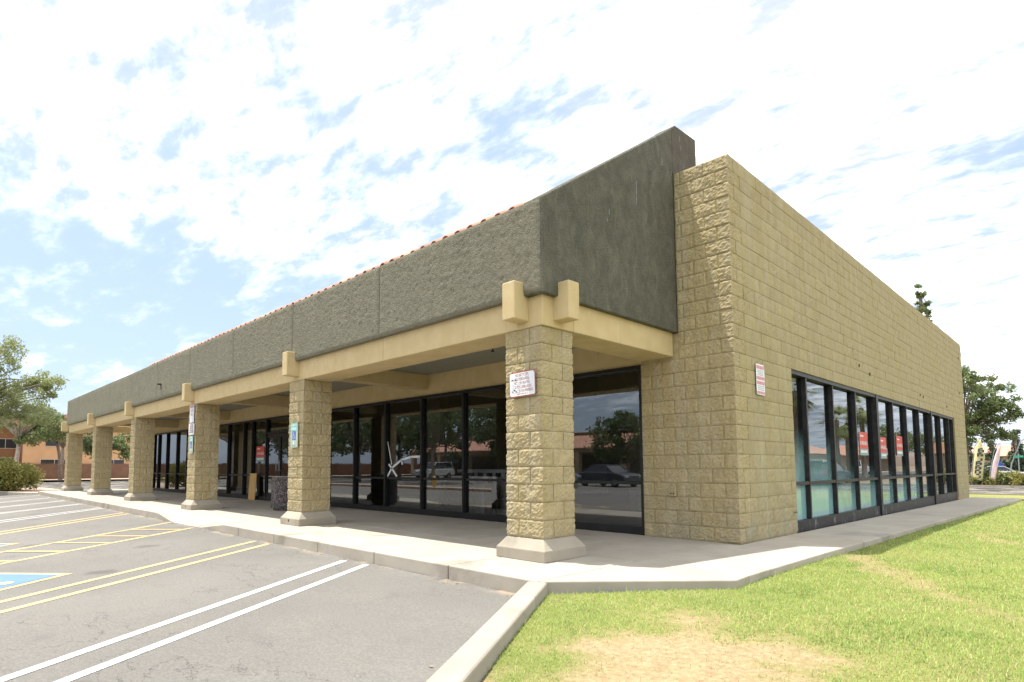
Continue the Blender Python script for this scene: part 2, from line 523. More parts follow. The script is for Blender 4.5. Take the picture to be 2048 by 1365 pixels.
M_SIGNW = plain('sign_white', (0.66, 0.68, 0.72), 0.45, 0.5, var=0.04, scale=6)
M_SIGNRED = plain('sign_red_border', (0.36, 0.10, 0.055), 0.5, 0.4)
M_SIGNTXT = plain('sign_faded_red_text', (0.32, 0.12, 0.08), 0.6, 0.3, var=0.3, scale=60)
M_SIGNPINK = plain('sign_faded_pink', (0.50, 0.22, 0.25), 0.5, 0.4, var=0.15, scale=30)
M_SIGNGREY = plain('sign_grey_print', (0.33, 0.33, 0.36), 0.6, 0.3, var=0.2, scale=50)
M_TEAL = plain('sign_teal', (0.19, 0.47, 0.43), 0.45, 0.5, var=0.08)
M_SAGE = plain('sign_sage', (0.36, 0.45, 0.37), 0.45, 0.5, var=0.08)
M_SBLUE = plain('sign_blue', (0.03, 0.08, 0.40), 0.45, 0.5, var=0.05)
M_PRINT = plain('white_print', (0.72, 0.73, 0.74), 0.5, 0.4)
M_AVRED = plain('leasing_sign_red', (0.50, 0.05, 0.03), 0.45, 0.4, var=0.06)
M_AVGREY = plain('leasing_sign_grey', (0.17, 0.27, 0.28), 0.45, 0.4, var=0.06)
M_FLAGY = plain('flag_yellow', (0.60, 0.54, 0.28), 0.8, 0.2, var=0.06)
M_FLAGP = plain('flag_pink', (0.70, 0.55, 0.55), 0.8, 0.2, var=0.12, scale=3)
M_FLAGK = plain('flag_black_print', (0.05, 0.055, 0.07), 0.8, 0.2)
M_STEEL = plain('grey_steel', (0.30, 0.31, 0.32), 0.5, 0.5, 0.3)
M_GREENSIGN = plain('green_sign', (0.03, 0.30, 0.20), 0.45, 0.5)
M_TAPE = plain('white_tape', (0.72, 0.74, 0.80), 0.5, 0.4)
M_INFLOOR = plain('interior_floor', (0.16, 0.15, 0.13), 0.7, 0.3, var=0.15, scale=1)
M_INWALL = plain('interior_wall', (0.30, 0.28, 0.22), 0.9, 0.2)
M_INCEIL = plain('interior_ceiling', (0.40, 0.39, 0.36), 0.9, 0.2)
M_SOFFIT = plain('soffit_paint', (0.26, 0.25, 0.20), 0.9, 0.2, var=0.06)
M_DARKIN = plain('dark_fixture', (0.03, 0.03, 0.032), 0.6, 0.3)
M_WHITEFIX = plain('white_fixture', (0.74, 0.77, 0.82), 0.5, 0.4, var=0.05)
M_YELHYD = plain('hydrant_yellow', (0.55, 0.34, 0.03), 0.5, 0.4)
M_ROOFMEM = plain('roof_membrane', (0.35, 0.34, 0.32), 0.9, 0.2)
M_BRASS = plain('sprinkler_metal', (0.10, 0.08, 0.06), 0.4, 0.5, 0.5)

# ------------------------------------------------------------------ helpers
def link(o, parent=None):
    COL.objects.link(o)
    if parent is not None:
        o.parent = parent
    return o
def tag(o, label=None, cat=None, group=None, kind=None):
    if label: o['label'] = label
    if cat: o['category'] = cat
    if group: o['group'] = group
    if kind: o['kind'] = kind
    return o
def thing(name, label, cat, loc=(0, 0, 0), rz=0.0, group=None):
    o = bpy.data.objects.new(name, None)
    o.empty_display_size = 0.3
    o.location = loc
    o.rotation_euler = (0, 0, rz)
    link(o)
    return tag(o, label, cat, group)
def copy_tree(o, parent=None):
    c = o.copy()
    COL.objects.link(c)
    c.parent = parent
    for ch in list(o.children):
        copy_tree(ch, c)
    return c

class MB:
    """collects faces for one mesh"""
    def __init__(s):
        s.v = []; s.f = []
    def add(s, vs_, fs_):
        b = len(s.v)
        s.v.extend([tuple(x) for x in vs_])
        s.f.extend([tuple(i+b for i in q) for q in fs_])
        return s
    def box(s, x0, x1, y0, y1, z0, z1):
        v = [(x0, y0, z0), (x1, y0, z0), (x1, y1, z0), (x0, y1, z0), (x0, y0, z1), (x1, y0, z1), (x1, y1, z1), (x0, y1, z1)]
        return s.add(v, [(3, 2, 1, 0), (4, 5, 6, 7), (0, 1, 5, 4), (1, 2, 6, 5), (2, 3, 7, 6), (3, 0, 4, 7)])
    def prism(s, poly, h0, h1, axis='z'):
        """poly 2-D counter-clockwise, extruded along the axis: z:(x,y) y:(x,z) x:(y,z)"""
        n = len(poly)
        def mk(p, h):
            return {'z': (p[0], p[1], h), 'y': (p[0], h, p[1]), 'x': (h, p[0], p[1])}[axis]
        v = [mk(p, h0) for p in poly] + [mk(p, h1) for p in poly]
        fs_ = [tuple(range(n))[::-1], tuple(range(n, 2*n))]
        for i in range(n):
            j = (i+1) % n
            fs_.append((i, j, n+j, n+i))
        return s.add(v, fs_)
    def tube(s, pts, rad, seg=8, cap=True):
        pts = [Vector(p) for p in pts]
        if not isinstance(rad, (list, tuple)):
            rad = [rad]*len(pts)
        rings = []
        for i, p in enumerate(pts):
            d = (pts[min(i+1, len(pts)-1)] - pts[max(i-1, 0)]).normalized()
            a = d.orthogonal().normalized() if abs(d.z) > 0.9 else d.cross(Vector((0, 0, 1))).normalized()
            if abs(d.z) > 0.9:
                a = Vector((1, 0, 0)) - d*d.x
                a.normalize()
            b = d.cross(a)
            rings.append([p + (a*math.cos(2*math.pi*k/seg) + b*math.sin(2*math.pi*k/seg))*rad[i] for k in range(seg)])
        v = [q for rg in rings for q in rg]
        fs_ = []
        for i in range(len(pts)-1):
            for k in range(seg):
                k2 = (k+1) % seg
                fs_.append((i*seg+k, i*seg+k2, (i+1)*seg+k2, (i+1)*seg+k))
        if cap:
            fs_.append(tuple(range(seg))[::-1])
            fs_.append(tuple((len(pts)-1)*seg+k for k in range(seg)))
        return s.add(v, fs_)
    def lathe(s, prof, c=(0, 0, 0), seg=32):
        v = []; fs_ = []
        for (r_, z_) in prof:
            for k in range(seg):
                a = 2*math.pi*k/seg
                v.append((c[0]+r_*math.cos(a), c[1]+r_*math.sin(a), c[2]+z_))
        for i in range(len(prof)-1):
            for k in range(seg):
                k2 = (k+1) % seg
                fs_.append((i*seg+k, i*seg+k2, (i+1)*seg+k2, (i+1)*seg+k))
        return s.add(v, fs_)
    def quad(s, a, b, c, d):
        return s.add([a, b, c, d], [(0, 1, 2, 3)])
    def mesh(s, name, mat, smooth=False):
        me = bpy.data.meshes.new(name)
        me.from_pydata(s.v, [], s.f)
        me.update()
        if mat is not None:
            me.materials.append(mat)
        if smooth:
            me.polygons.foreach_set('use_smooth', [True]*len(me.polygons))
        return me
    def build(s, name, mat, parent=None, smooth=False, bevel=0.0, seg=2, loc=None):
        o = bpy.data.objects.new(name, s.mesh(name, mat, smooth))
        if loc is not None:
            o.location = loc
        link(o, parent)
        if bevel:
            m = o.modifiers.new('bevel', 'BEVEL')
            m.width = bevel; m.segments = seg; m.limit_method = 'ANGLE'; m.angle_limit = R(35)
        return o

def numpy_mesh(name, verts, faces, mat, attr=None, smooth=False):
    """verts (n,3); faces (m,k) all with k corners"""
    me = bpy.data.meshes.new(name)
    nv, (nf, k) = len(verts), faces.shape
    me.vertices.add(nv)
    me.vertices.foreach_set('co', np.asarray(verts, np.float32).ravel())
    me.loops.add(nf*k)
    me.loops.foreach_set('vertex_index', faces.astype(np.int32).ravel())
    me.polygons.add(nf)
    me.polygons.foreach_set('loop_start', np.arange(0, nf*k, k, dtype=np.int32))
    if smooth:
        me.polygons.foreach_set('use_smooth', np.ones(nf, bool))
    me.update(calc_edges=True)
    if mat is not None:
        me.materials.append(mat)
    if attr:
        for nm, (typ, dat) in attr.items():
            a = me.attributes.new(nm, typ, 'POINT')
            a.data.foreach_set('color' if typ == 'FLOAT_COLOR' else 'value', np.asarray(dat, np.float32).ravel())
    return me

def lettering(text, size, mat, parent, mtx, depth=0.0006, name='lettering', wide=1.0, align='CENTER'):
    cu = bpy.data.curves.new(name, 'FONT')
    cu.body = text
    cu.size = size
    cu.extrude = depth
    cu.align_x = align
    cu.align_y = 'CENTER'
    cu.materials.append(mat)
    o = bpy.data.objects.new(name, cu)
    COL.objects.link(o)
    bpy.context.view_layer.update()
    me = bpy.data.meshes.new_from_object(o.evaluated_get(bpy.context.evaluated_depsgraph_get()))
    bpy.data.objects.remove(o)
    bpy.data.curves.remove(cu)
    o = bpy.data.objects.new(name, me)
    if not me.materials:
        me.materials.append(mat)
    link(o, parent)
    o.matrix_local = mtx @ Matrix.Diagonal((wide, 1, 1, 1))
    return o

def face_mtx(origin, xdir, updir):
    x = Vector(xdir).normalized(); y = Vector(updir).normalized(); z = x.cross(y)
    m = Matrix((x, y, z)).transposed().to_4x4()
    m.translation = Vector(origin)
    return m

# ------------------------------------------------------------------ ground, lot, walks
KS = 0.025
def lot_z(y, top=-0.15):
    return top + KS*max(min(0.0, y+3.9), -5.3)

def grid_sheet(name, xs, ys, zf, mat, holes=None):
    mb = MB()
    nx, ny = len(xs), len(ys)
    v = [(x, y, zf(x, y)) for y in ys for x in xs]
    fs_ = []
    for j in range(ny-1):
        for i in range(nx-1):
            fs_.append((j*nx+i, j*nx+i+1, (j+1)*nx+i+1, (j+1)*nx+i))
    mb.add(v, fs_)
    return mb

g = MB().quad((-3000, -3000, -0.62), (3000, -3000, -0.62), (3000, 3000, -0.62), (-3000, 3000, -0.62)).build('ground', M_EARTH)
tag(g, kind='structure')

# asphalt parking lot: bounded on the east by the lawn kerb line, on the north by the walk
CURB_A = Vector((-0.24, -3.87)); CURB_D = Vector((1.28, -2.22)).normalized()
def curb_x(y):
    return CURB_A.x + (CURB_A.y - y)*CURB_D.x/(-CURB_D.y)
lot = MB()
ys = [-3.80, -3.9, -4.5, -5.5, -6.5, -7.5, -8.5, -9.2, -14, -22, -40, -75]
for a, b in zip(ys[:-1], ys[1:]):
    za, zb = lot_z(a), lot_z(b)
    lot.quad((-31.2, a, za), (-31.2, b, zb), (curb_x(b)+0.02, b, zb), (curb_x(a)+0.02, a, za))
lo = lot.build('parking_lot', M_ASPH)
tag(lo, kind='structure')
ra = MB()
ra.quad((-31.2, 40, -0.285), (-75, 40, -0.285), (-75, -75, -0.285), (-31.2, -75, -0.2845))
ra.quad((-31.2, 40, -0.285), (-31.2, -3.7, -0.285), (-26, -3.7, -0.285), (-26, 40, -0.285))
tag(ra.build('side_road', M_ASPH), kind='structure')

def walk_slope(y):
    return -0.0061*max(0.0, y)
# --- sidewalk slabs
sw = tag(MB().box(-31.0, 1.0, -3.3, 20.5, -0.5, -0.17).build('sidewalk', M_WALK), kind='structure')
def ramp(x):
    if x > -8.0 or x < -12.2: return 0.0
    if x > -9.35: return (-8.0-x)/1.35
    if x > -11.0: return 1.0
    return max(0.0, (x+12.2)/1.2)
def slab_z(x, y):
    z = walk_slope(y)
    k = ramp(x)
    if k > 0:
        t = min(1, max(0, (-2.75-y)/1.08))
        z -= 0.145*k*t
    return z
def slab(poly, nx=1, curbface=False):
    """a slab with four corners (given counter-clockwise), top following slab_z"""
    p = [Vector((a, b)) for a, b in poly]
    ny = 4
    mb = MB()
    v = []
    for j in range(ny+1):
        for i in range(nx+1):
            s_, t_ = i/nx, j/ny
            q = (p[0]*(1-s_)+p[1]*s_)*(1-t_) + (p[3]*(1-s_)+p[2]*s_)*t_
            v.append((q.x, q.y, slab_z(q.x, q.y)))
    fs_ = []
    W = nx+1
    for j in range(ny):
        for i in range(nx):
            fs_.append((j*W+i, j*W+i+1, (j+1)*W+i+1, (j+1)*W+i))
    border = [i for i in range(W)] + [j*W+nx for j in range(1, ny+1)] + [ny*W+i for i in range(nx-1, -1, -1)] + [j*W for j in range(ny-1, 0, -1)]
    b0 = len(v)
    for i in border:
        v.append((v[i][0], v[i][1], -0.30))
    m_ = len(border)
    for k in range(m_):
        k2 = (k+1) % m_
        fs_.append((border[k2], border[k], b0+k, b0+k2))
    mb.add(v, fs_)
    return mb
xj = [-30.9, -29.0] + [-27.55 + 1.446*i for i in range(19)]
xj = [x for x in xj if x < -1.4] + [-0.24]
gp = 0.006
for a, b in zip(xj[:-1], xj[1:]):
    slab([(a+gp, -3.87), (b-gp, -3.87), (b-gp, -2.20-gp), (a+gp, -2.20-gp)], 6).build('slab', M_WALK, sw, bevel=0.012)
    slab([(a+gp, -2.20+gp), (b-gp, -2.20+gp), (b-gp, 0.10), (a+gp, 0.10)], 2).build('slab', M_WALK, sw, bevel=0.006)
slab([(-0.24+gp, -3.868), (1.034, -2.507), (1.02, -2.20-gp), (-0.24+gp, -2.20-gp)], 2).build('slab', M_WALK, sw, bevel=0.012)
slab([(-0.24+gp, -2.20+gp), (1.02, -2.20+gp), (1.05, -0.05-gp), (-0.24+gp, -0.05-gp)], 2).build('slab', M_WALK, sw, bevel=0.012)
yy = [-0.05] + [1.5 + 1.52*i for i in range(13)]
for a, b in zip(yy[:-1], yy[1:]):
    slab([(0.02 if a < 19.4 else -1.2, a+gp), (1.05+0.018*max(0, a), a+gp), (1.05+0.018*b, b-gp), (0.02 if a < 19.4 else -1.2, b-gp)], 1).build('slab', M_WALK, sw, bevel=0.012)

# --- kerb between lot and lawn
kb = tag(MB().box(-0.2, 0.1, -3.86, -3.60, -0.6, -0.18).build('curb', M_CURB), kind='structure')
n2 = Vector((-CURB_D.y, CURB_D.x))
if n2.x < 0: n2 = -n2
dists = [0.0, 0.55, 2.95, 5.35, 7.75, 10.1]
for a, b in zip(dists[:-1], dists[1:]):
    mb = MB()
    prof = [(-0.115, -0.5), (-0.098, 0.0), (0.098, 0.0), (0.115, -0.5)]
    nseg = 5
    v = []; fs_ = []
    for i in range(nseg+1):
        t_ = a+0.003 + (b-a-0.006)*i/nseg
        c_ = CURB_A + CURB_D*t_
        z_ = KS*min(0, c_.y+3.87)
        for (o_, h_) in prof:
            q = c_ + n2*o_
            v.append((q.x, q.y, z_+h_))
    for i in range(nseg):
        for k in range(4):
            k2 = (k+1) % 4
            fs_.append((i*4+k, i*4+k2, (i+1)*4+k2, (i+1)*4+k))
    fs_.append((0, 3, 2, 1)); fs_.append(tuple(nseg*4+k for k in range(4)))
    mb.add(v, fs_)
    ob = mb.build('curb_stone', M_CURB, kb, bevel=0.025, seg=3)

# --- painted markings (thin sheets 4 mm above the asphalt)
def stripe(pts, wd, mat, lift=0.004, name='parking_stripe'):
    a, b = Vector(pts[0]), Vector(pts[1])
    d = (b-a).normalized(); nrm = Vector((-d.y, d.x))*wd/2
    L_ = (b-a).length
    k = max(1, int(L_/0.6))
    mb = MB(); v = []; fs_ = []
    for i in range(k+1):
        c_ = a + (b-a)*i/k
        for s_ in (-1, 1):
            q = c_ + nrm*s_
            v.append((q.x, q.y, lot_z(q.y)+lift))
    for i in range(k):
        fs_.append((2*i, 2*i+1, 2*i+3, 2*i+2))
    mb.add(v, [q[::-1] for q in fs_])
    return tag(mb.build(name, mat), kind='structure')
def ext(a, b, extra):
    a, b = Vector(a), Vector(b)
    return a, b + (b-a).normalized()*extra
for p, m_, wd in (
    (ext((-3.46, -4.0), (-1.33, -7.64), 1.6), M_WHITEP, 0.095), (ext((-2.98, -3.97), (-1.01, -7.37), 1.9), M_WHITEP, 0.095),
    (ext((-6.33, -3.97), (-4.07, -7.41), 1.6), M_YELP, 0.095), (ext((-5.82, -3.97), (-3.54, -7.46), 1.5), M_YELP, 0.095),
    (ext((-11.0, -3.92), (-8.44, -7.0), 2.0), M_YELP, 0.095), (ext((-9.4, -3.96), (-7.0, -7.17), 2.0), M_YELP, 0.095),
    (ext((-14.53, -3.93), (-11.57, -6.8), 2.2), M_YELP, 0.095), (ext((-15.06, -3.93), (-12.08, -6.76), 2.2), M_YELP, 0.095),
    (ext((-17.49, -3.93), (-14.72, -6.55), 2.3), M_WHITEP, 0.07), (ext((-17.86, -3.93), (-15.3, -6.5), 2.3), M_WHITEP, 0.07),
    (ext((-20.52, -3.93), (-18.06, -6.28), 2.4), M_WHITEP, 0.07), (ext((-20.75, -3.97), (-18.44, -6.25), 2.4), M_WHITEP, 0.07),
    (ext((-23.34, -3.97), (-21.3, -5.96), 2.4), M_WHITEP, 0.07), (ext((-23.7, -3.97), (-21.7, -5.96), 2.4), M_WHITEP, 0.07),
    (ext((-26.41, -3.97), (-24.6, -5.7), 2.4), M_WHITEP, 0.07), (ext((-26.75, -3.97), (-25.0, -5.7), 2.4), M_WHITEP, 0.07),
    (ext((-29.6, -3.97), (-27.9, -5.6), 2.4), M_WHITEP, 0.07)):
    stripe(p, wd, m_)
for p in (((-10.16, -4.9), (-9.25, -4.24)), ((-9.48, -5.61), (-8.63, -4.97)), ((-9.02, -6.32), (-8.14, -5.65)), ((-8.44, -7.0), (-7.63, -6.36)), ((-7.9, -7.66), (-7.12, -7.02))):
    stripe(p, 0.09, M_YELP, 0.008, 'hatch_stripe')
# stalls on the far side of the aisle (seen mirrored in the shop windows)
for i in range(16):
    x_ = -4 - 2.9*i
    stripe(((x_, -15.5), (x_+2.6, -19.8)), 0.1, M_WHITEP)
for i in range(3):
    tag(MB().quad((-40-4*i, 2.0+i*1.2, -0.281), (-39.8-4*i, 2.0+i*1.2, -0.281), (-42.8-4*i, 7.6+i*1.2, -0.281), (-43-4*i, 7.6+i*1.2, -0.281)).build('parking_stripe', M_WHITEP), kind='structure')

# wheelchair symbols painted in the stalls
def ring_pts(cx, cy, r_, a0, a1, n_):
    return [(cx+r_*math.cos(a0+(a1-a0)*i/n_), cy+r_*math.sin(a0+(a1-a0)*i/n_)) for i in range(n_+1)]
def isa_flat(s=1.0):
    """access figure as flat polygons in a 1 x 1 square centred on 0: list of convex quads/polys"""
    out_ = []
    out_.append([(-0.06+0.085*math.cos(2*math.pi*i/14), 0.36+0.085*math.sin(2*math.pi*i/14)) for i in range(14)])
    def bar(a, b, w_):
        a, b = Vector(a), Vector(b); d = (b-a).normalized(); n_ = Vector((-d.y, d.x))*w_/2
        out_.append([tuple(a-n_), tuple(b-n_), tuple(b+n_), tuple(a+n_)])
    bar((-0.07, 0.27), (-0.03, -0.06), 0.10)
    bar((-0.05, 0.14), (0.16, 0.12), 0.055)
    bar((-0.06, -0.05), (0.20, -0.06), 0.085)
    bar((0.17, -0.04), (0.30, -0.34), 0.085)
    bar((0.27, -0.33), (0.38, -0.30), 0.06)
    a0, a1 = R(125), R(345)
    o_ = ring_pts(-0.05, -0.17, 0.27, a0, a1, 14); i_ = ring_pts(-0.05, -0.17, 0.20, a0, a1, 14)
    for k in range(14):
        out_.append([i_[k], o_[k], o_[k+1], i_[k+1]])
    return [[(x*s, y*s) for x, y in p] for p in out_]
def pave_symbol(c, ang, size):
    ca, sa = math.cos(ang), math.sin(ang)
    def tf(p, l):
        x = c[0]+p[0]*ca-p[1]*sa; y = c[1]+p[0]*sa+p[1]*ca
        return (x, y, lot_z(y)+l)
    t_ = bpy.data.objects.new('access_marking', None); link(t_); tag(t_, kind='structure')
    h_ = size/2; b_ = h_+0.09
    MB().add([tf(p, 0.004) for p in ((-b_, -b_), (b_, -b_), (b_, b_), (-b_, b_))], [(0, 1, 2, 3)]).build('border_paint', M_YELP, t_)
    MB().add([tf(p, 0.008) for p in ((-h_, -h_), (h_, -h_), (h_, h_), (-h_, h_))], [(0, 1, 2, 3)]).build('blue_square', M_BLUEP, t_)
    mb = MB()
    for p in isa_flat(size*0.92):
        mb.add([tf((q[0], q[1]), 0.012) for q in p], [tuple(range(len(p)))])
    mb.build('wheelchair_figure', M_YELP, t_)
pang = math.atan2(-0.70, 0.55)  # direction of the stall
def symbol_from_tip(tip, e1, size):
    tip = Vector(tip); d1 = (Vector(e1)-tip).normalized()
    d2 = Vector((-d1.y, d1.x))
    if d2.x < 0: d2 = -d2
    ctr = tip + (d1+d2)*(size/2+0.09)
    pave_symbol(ctr, math.atan2(d1.y, d1.x)+R(90), size)
symbol_from_tip((-5.32, -6.62), (-6.13, -7.25), 1.2)
symbol_from_tip((-9.5, -6.69), (-10.2, -7.28), 1.2)

# --- lawn and grass
def dry_f(x, y):
    d = 0.0
    n_ = mnoise.noise(Vector((x*2.2, y*2.2, 0.3)))*0.5 + mnoise.noise(Vector((x*6, y*6, 1.3)))*0.4 + mnoise.noise(Vector((x*15, y*15, 4.3)))*0.3
    e = math.hypot((x-1.62)/0.74, (y+4.78)/1.05)
    d = max(d, 1.0*(1-max(0, (e+n_-0.58)/0.62)))
    # worn, trodden streak towards the right
    for (ax, ay, bx, by, w_, k) in ((1.2, 0.5, 1.9, -0.8, 0.16, 0.85), (1.9, -0.8, 2.7, -1.95, 0.10, 0.7), (2.7, -2.0, 3.2, -2.6, 0.09, 0.5), (1.9, 4.8, 2.4, 3.6, 0.15, 0.6)):
        t_ = max(0, min(1, ((x-ax)*(bx-ax)+(y-ay)*(by-ay))/((bx-ax)**2+(by-ay)**2)))
        q = math.hypot(x-ax-t_*(bx-ax), y-ay-t_*(by-ay))/w_
        d = max(d, k*0.8*(1-max(0, (q+n_*2.2-0.4)/1.2)))
    return max(0.0, min(1.0, d))
def edge_x(y):
    """west edge of the lawn"""
    if y < -3.87: return curb_x(y)+0.135
    if y < -2.507: return -0.137+0.16 + (y+3.868)/1.361*1.171-0.14
    return 1.03+0.018*max(0, y)
def lawn_z(x, y):
    e = edge_x(y)
    z = -0.085 - 0.0061*max(0, y) + 0.018*min(3, max(0, x-e)) + 0.02*mnoise.noise(Vector((x*0.6, y*0.6, 5)))
    if y < -3: z -= 0.022*(-3-y)
    return z
ny_ = [-14, -11, -9, -8, -7.4, -6.8] + [-6.4+0.1*i for i in range(75)] + [1.2+0.4*i for i in range(20)] + [9.5+1.0*i for i in range(16)]
ny_ = [y for y in ny_ if y < 24.6] + [24.6]
ts = [0, 0.012, 0.025, 0.04, 0.055, 0.07, 0.085, 0.1, 0.115, 0.13, 0.145, 0.16, 0.175, 0.19, 0.21, 0.23, 0.25, 0.28, 0.31, 0.36, 0.45, 0.6, 0.8, 1.0]
V_ = []; DR = []
for y in ny_:
    e = edge_x(y)
    for t_ in ts:
        x = e + (10.5-e)*t_
        V_.append((x, y, lawn_z(x, y))); DR.append(dry_f(x, y))
F_ = []
W_ = len(ts)
for j in range(len(ny_)-1):
    for i in range(W_-1):
        F_.append((j*W_+i, j*W_+i+1, (j+1)*W_+i+1, (j+1)*W_+i))
lm = numpy_mesh('lawn', np.array(V_), np.array(F_), M_LAWN, {'dry': ('FLOAT', np.array(DR))}, True)
lawn = tag(link(bpy.data.objects.new('lawn', lm)), kind='structure')
tag(MB().quad((-31.2, 19.9, -0.17), (1.6, 19.9, -0.17), (1.6, 24.6, -0.2), (-31.2, 24.6, -0.2)).build('lawn', lm.materials[0]), kind='structure')

def grass_patch():
    P_ = []
    def sow(n_, y0, y1, xmax):
        c = 0
        while c < n_:
            y = random.uniform(y0, y1); e = edge_x(y)
            x = random.uniform(e+0.005, xmax)
            c += 1
            # only what lies in front of the lens or beside it
            if x > 3.75 - 0.068*(y+8) + 1.2: continue
            P_.append((x, y))
    sow(105000, -6.6, -3.0, 3.9)
    sow(60000, -3.0, 0.5, 3.9)
    sow(34000, 0.5, 6.0, 3.7)
    sow(20000, 6.0, 14.0, 3.5)
    sow(9000, 14.0, 24.5, 3.5)
    # taller fringe along the concrete edges
    for i in range(5200):
        y = random.uniform(-6.4, 12); P_.append((edge_x(y)+abs(random.gauss(0, 0.03))-0.02, y))
    vs_ = []; cs_ = []; fs_ = []
    gm = [(0.29, 0.39, 0.10), (0.38, 0.45, 0.14), (0.49, 0.50, 0.21), (0.20, 0.31, 0.075)]
    dm = [(0.45, 0.36, 0.20), (0.52, 0.43, 0.25), (0.38, 0.29, 0.15)]
    for (x, y) in P_:
        d = dry_f(x, y)
        far = max(0.0, (y+5)/10)
        if random.random() < 0.74*d: continue
        big = mnoise.noise(Vector((x*1.1, y*1.1, 2.0)))*0.5 + 0.5 + 0.25*mnoise.noise(Vector((x*4, y*4, 7.0)))
        isdry = random.random() < 0.12 + 0.95*d + 0.9*max(0, big-0.62)
        h = random.uniform(0.010, 0.026)*(1-0.3*d)*(1.0 + 0.25*far)
        if random.random() < 0.05: h *= random.uniform(1.6, 2.4)
        wd = random.uniform(0.0014, 0.0032)*(1+0.9*far)
        a = random.uniform(0, 6.283); le = random.uniform(0.2, 1.0)*h
        z = lawn_z(x, y)-0.004
        if isdry:
            c = random.choice(dm)
            if random.random() < 0.7:
                le *= 2.2; h *= 0.35
        else:
            c = gm[min(3, int(random.random()*2.2 + (1.8 if big > 0.62 and random.random() < 0.5 else (0 if big > 0.4 else 0))))]
            if big < 0.34 and random.random() < 0.5: c = gm[3]
        k = random.uniform(0.8, 1.2)
        c = (c[0]*k, c[1]*k, c[2]*k, 1)
        dx, dy = math.cos(a), math.sin(a)
        px_, py_ = -dy*wd, dx*wd
        b = len(vs_)
        vs_ += [(x-px_, y-py_, z), (x+px_, y+py_, z), (x+dx*le*0.45+px_*0.7, y+dy*le*0.45+py_*0.7, z+h*0.62), (x+dx*le*0.45-px_*0.7, y+dy*le*0.45-py_*0.7, z+h*0.62),
                (x+dx*le+px_*0.1, y+dy*le+py_*0.1, z+h), (x+dx*le-px_*0.1, y+dy*le-py_*0.1, z+h)]
        cs_ += [c]*6
        fs_ += [(b, b+1, b+2, b+3), (b+3, b+2, b+4, b+5)]
    me = numpy_mesh('grass', np.array(vs_), np.array(fs_), M_BLADE, {'tint': ('FLOAT_COLOR', np.array(cs_))})
    o = link(bpy.data.objects.new('grass', me))
    tag(o, 'short bright lawn grass with a bare straw coloured patch beside the concrete curb', 'grass', kind='stuff')
grass_patch()

# ------------------------------------------------------------------ the shop building
BLD = thing('retail_building', 'long tan block and stucco shop building with a grey green fascia and colonnade', 'building')
CH = 0.2032
HB = 0.2471
ZC = HB + 12*CH           # column top / beam bottom
HW = 27*CH

def strip_block(path, normals, H, nz, amp, seed, inset=0.05, rnd=0.007):
    """rough split face along a 2-D path (u), height H, with returns that go into the wall"""
    nu = len(path)
    off = Vector((seed*7.31, seed*3.17, seed*1.9))
    v = []; fs_ = []
    us = [0.0]
    for a, b in zip(path[:-1], path[1:]):
        us.append(us[-1] + math.hypot(b[0]-a[0], b[1]-a[1]))
    L_ = us[-1]
    for j in range(nz+1):
        z = H*j/nz
        for i in range(nu):
            e = min(us[i], L_-us[i], z, H-z)
            edge = min(1.0, e/0.013)
            q = Vector((us[i]*9, z*9, 0)) + off
            d = mnoise.noise(q)*0.55 + 0.6*mnoise.noise(q*2.9) + 0.6*mnoise.noise(q*6.3)
            d = amp*d*(0.45+0.55*edge) - rnd*(1-edge)
            v.append((path[i][0]+normals[i][0]*d, path[i][1]+normals[i][1]*d, z))
    for j in range(nz):
        for i in range(nu-1):
            fs_.append((j*nu+i, j*nu+i+1, (j+1)*nu+i+1, (j+1)*nu+i))
    border = [i for i in range(nu)] + [j*nu+nu-1 for j in range(1, nz+1)] + [nz*nu+i for i in range(nu-2, -1, -1)] + [j*nu for j in range(nz-1, 0, -1)]
    b0 = len(v)
    for k in border:
        i = k % nu
        n_ = normals[i]
        v.append((v[k][0]-n_[0]*inset, v[k][1]-n_[1]*inset, v[k][2]))
    m_ = len(border)
    for k in range(m_):
        k2 = (k+1) % m_
        fs_.append((border[k2], border[k], b0+k, b0+k2))
    return v, fs_
def corner_path(a, b, n_per=0.021):
    """front face from x=-a to 0 at y=0 (normal -y), then east face y 0..b (normal +x)"""
    na, nb = max(3, int(a/n_per)), max(3, int(b/n_per))
    p = []; n_ = []
    for i in range(na):
        p.append((-a+a*i/na, 0)); n_.append((0, -1))
    p.append((0, 0)); n_.append((0.7071, -0.7071))
    for i in range(1, nb+1):
        p.append((0, b*i/nb)); n_.append((1, 0))
    return p, n_
def flat_path(a, n_per=0.021):
    na = max(3, int(a/n_per))
    return [(a*i/na, 0) for i in range(na+1)], [(0, -1)]*(na+1)
def rz_mesh(me):
    return me
GAP = 0.007
def blk_mesh(path, nrm, amp, seed, nz=10, mat=MB_BLOCK, name='block'):
    v, fs_ = strip_block(path, nrm, CH-GAP, nz, amp, seed, rnd=0.0035 if mat is MB_SIDE else 0.007)
    return MB().add(v, fs_).mesh(name, mat, False)

